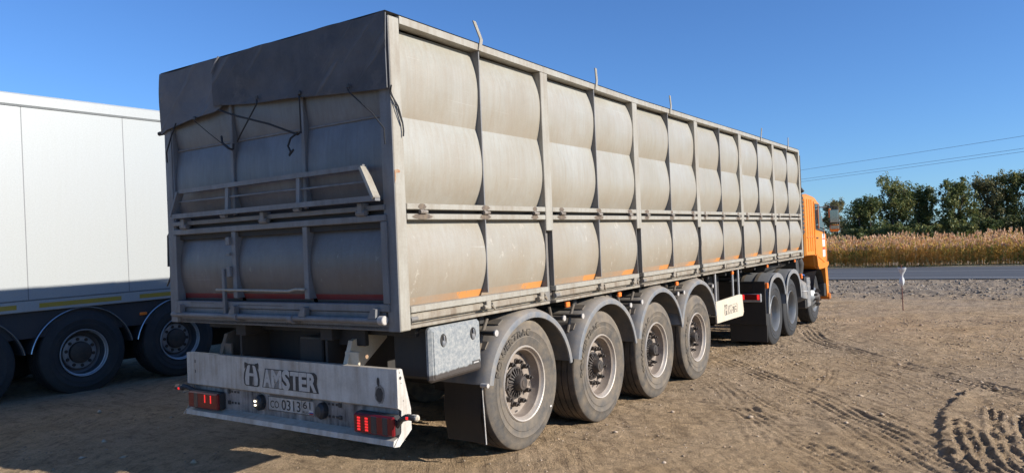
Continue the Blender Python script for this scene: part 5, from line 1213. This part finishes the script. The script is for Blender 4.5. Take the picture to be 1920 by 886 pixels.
for x in (-.85, -1.7):
    mb = MB(); mb.box(WX + x - .06, WX + x + .06, y0, 11, -.5, -.08, .004); mb.build('chassis_rail', M['chassis'], H_)
mb = MB(); mb.box(WX - 1.4, WX - 1.2, y0 + .2, 6, -1.0, -.1, .01); mb.build('centre_spine', M['chassis'], H_)
WW = [.03, 1.35, 2.675]
for y in WW:
    wheel(H_, WX, y, -.652 - .01, 'white', rot=.1 * y, nuts=False); wheel(H_, WX - 2.5, y, -.66, 'white', True, nuts=False)
    mb = MB(); mb.tube([(WX - 2.3, y, -.66), (WX - .2, y, -.66)], .08, 12); mb.build('axle', M['chassis'], H_)
    r = .62
    mb = MB(); a0, a1 = math.radians(12), math.radians(168)
    mb.lathe([(r, -.44), (r, -.005), (r + .02, .004), (r + .03, .0), (r + .02, -.44)], (WX, y, -.72), 40, a0=a0, a1=a1, closed=True)
    fd = mb.build('fender', M['skirt'], H_)
    mb = MB(); mb.lathe([(r + .012, .004), (r + .018, .010), (r + .024, .004)], (WX, y, -.72), 40, a0=a0, a1=a1); mb.build('fender_trim', M['chrome'], fd)
for yy_ in (2.15, 5.5):
    mb = MB(); mb.box(WX - .03, WX - .008, yy_ - .05, yy_ + .05, -.27, -.23, .006); mb.build('marker_lamp', M['amber'], H_)
for x in (-.5, -2.05):
    mb = MB(); mb.box(WX + x - .06, WX + x + .06, 8.8, 8.92, -1.1, -.1, .006); mb.box(WX + x - .12, WX + x + .12, 8.74, 8.98, -1.28, -1.26, .004); mb.build('landing_leg', M['chassis'], H_)
mb = MB(); mb.box(WX - 2.4, WX - .1, y0 + .1, y0 + .2, -.62, -.48, .01); mb.build('underrun_bar', M['chassis'], H_)
mb = MB(); mb.box(WX - .06, WX - .02, 4., 8.4, -.55, -.43, .006); mb.box(WX - .06, WX - .02, 4., 8.4, -.82, -.7, .006); mb.build('side_guard', M['silver'], H_)

# ------------------------------------------------------------------ stake with a plastic bag
sx, sy = 1.08, 15.8
st = thing('marker_stake', 'thin rusty rod stuck in the dirt with a pale plastic bag tied round its top', 'stake', (sx, sy, float(gz(sx, sy))))
mb = MB(); mb.tube([(sx, sy, -.1), (sx - .004, sy, .5), (sx, sy, 1.05)], .011, 7); mb.build('rod', M['red_rod'], st)
mb = MB(); rows = []
prof = [(.56, .018), (.6, .055), (.66, .065), (.72, .05), (.78, .03), (.84, .036), (.91, .075), (.96, .098), (.985, .09), (.975, .05), (.965, .01)]
r_ = random.Random(4)
for z, r0 in prof: r0 *= .8; rows.append([(sx + (r0 * (1 + .22 * math.sin(3 * a + z * 9) + .12 * r_.random())) * math.cos(a) + .03 * (z - .75), sy + r0 * .8 * math.sin(a), z + .012 * math.sin(2 * a + z * 20)) for a in [2 * PI * k / 18 for k in range(18)] + [0]])
mb.grid(rows); mb.build('plastic_bag', M['bag'], st)
print('objects', len(bpy.data.objects))
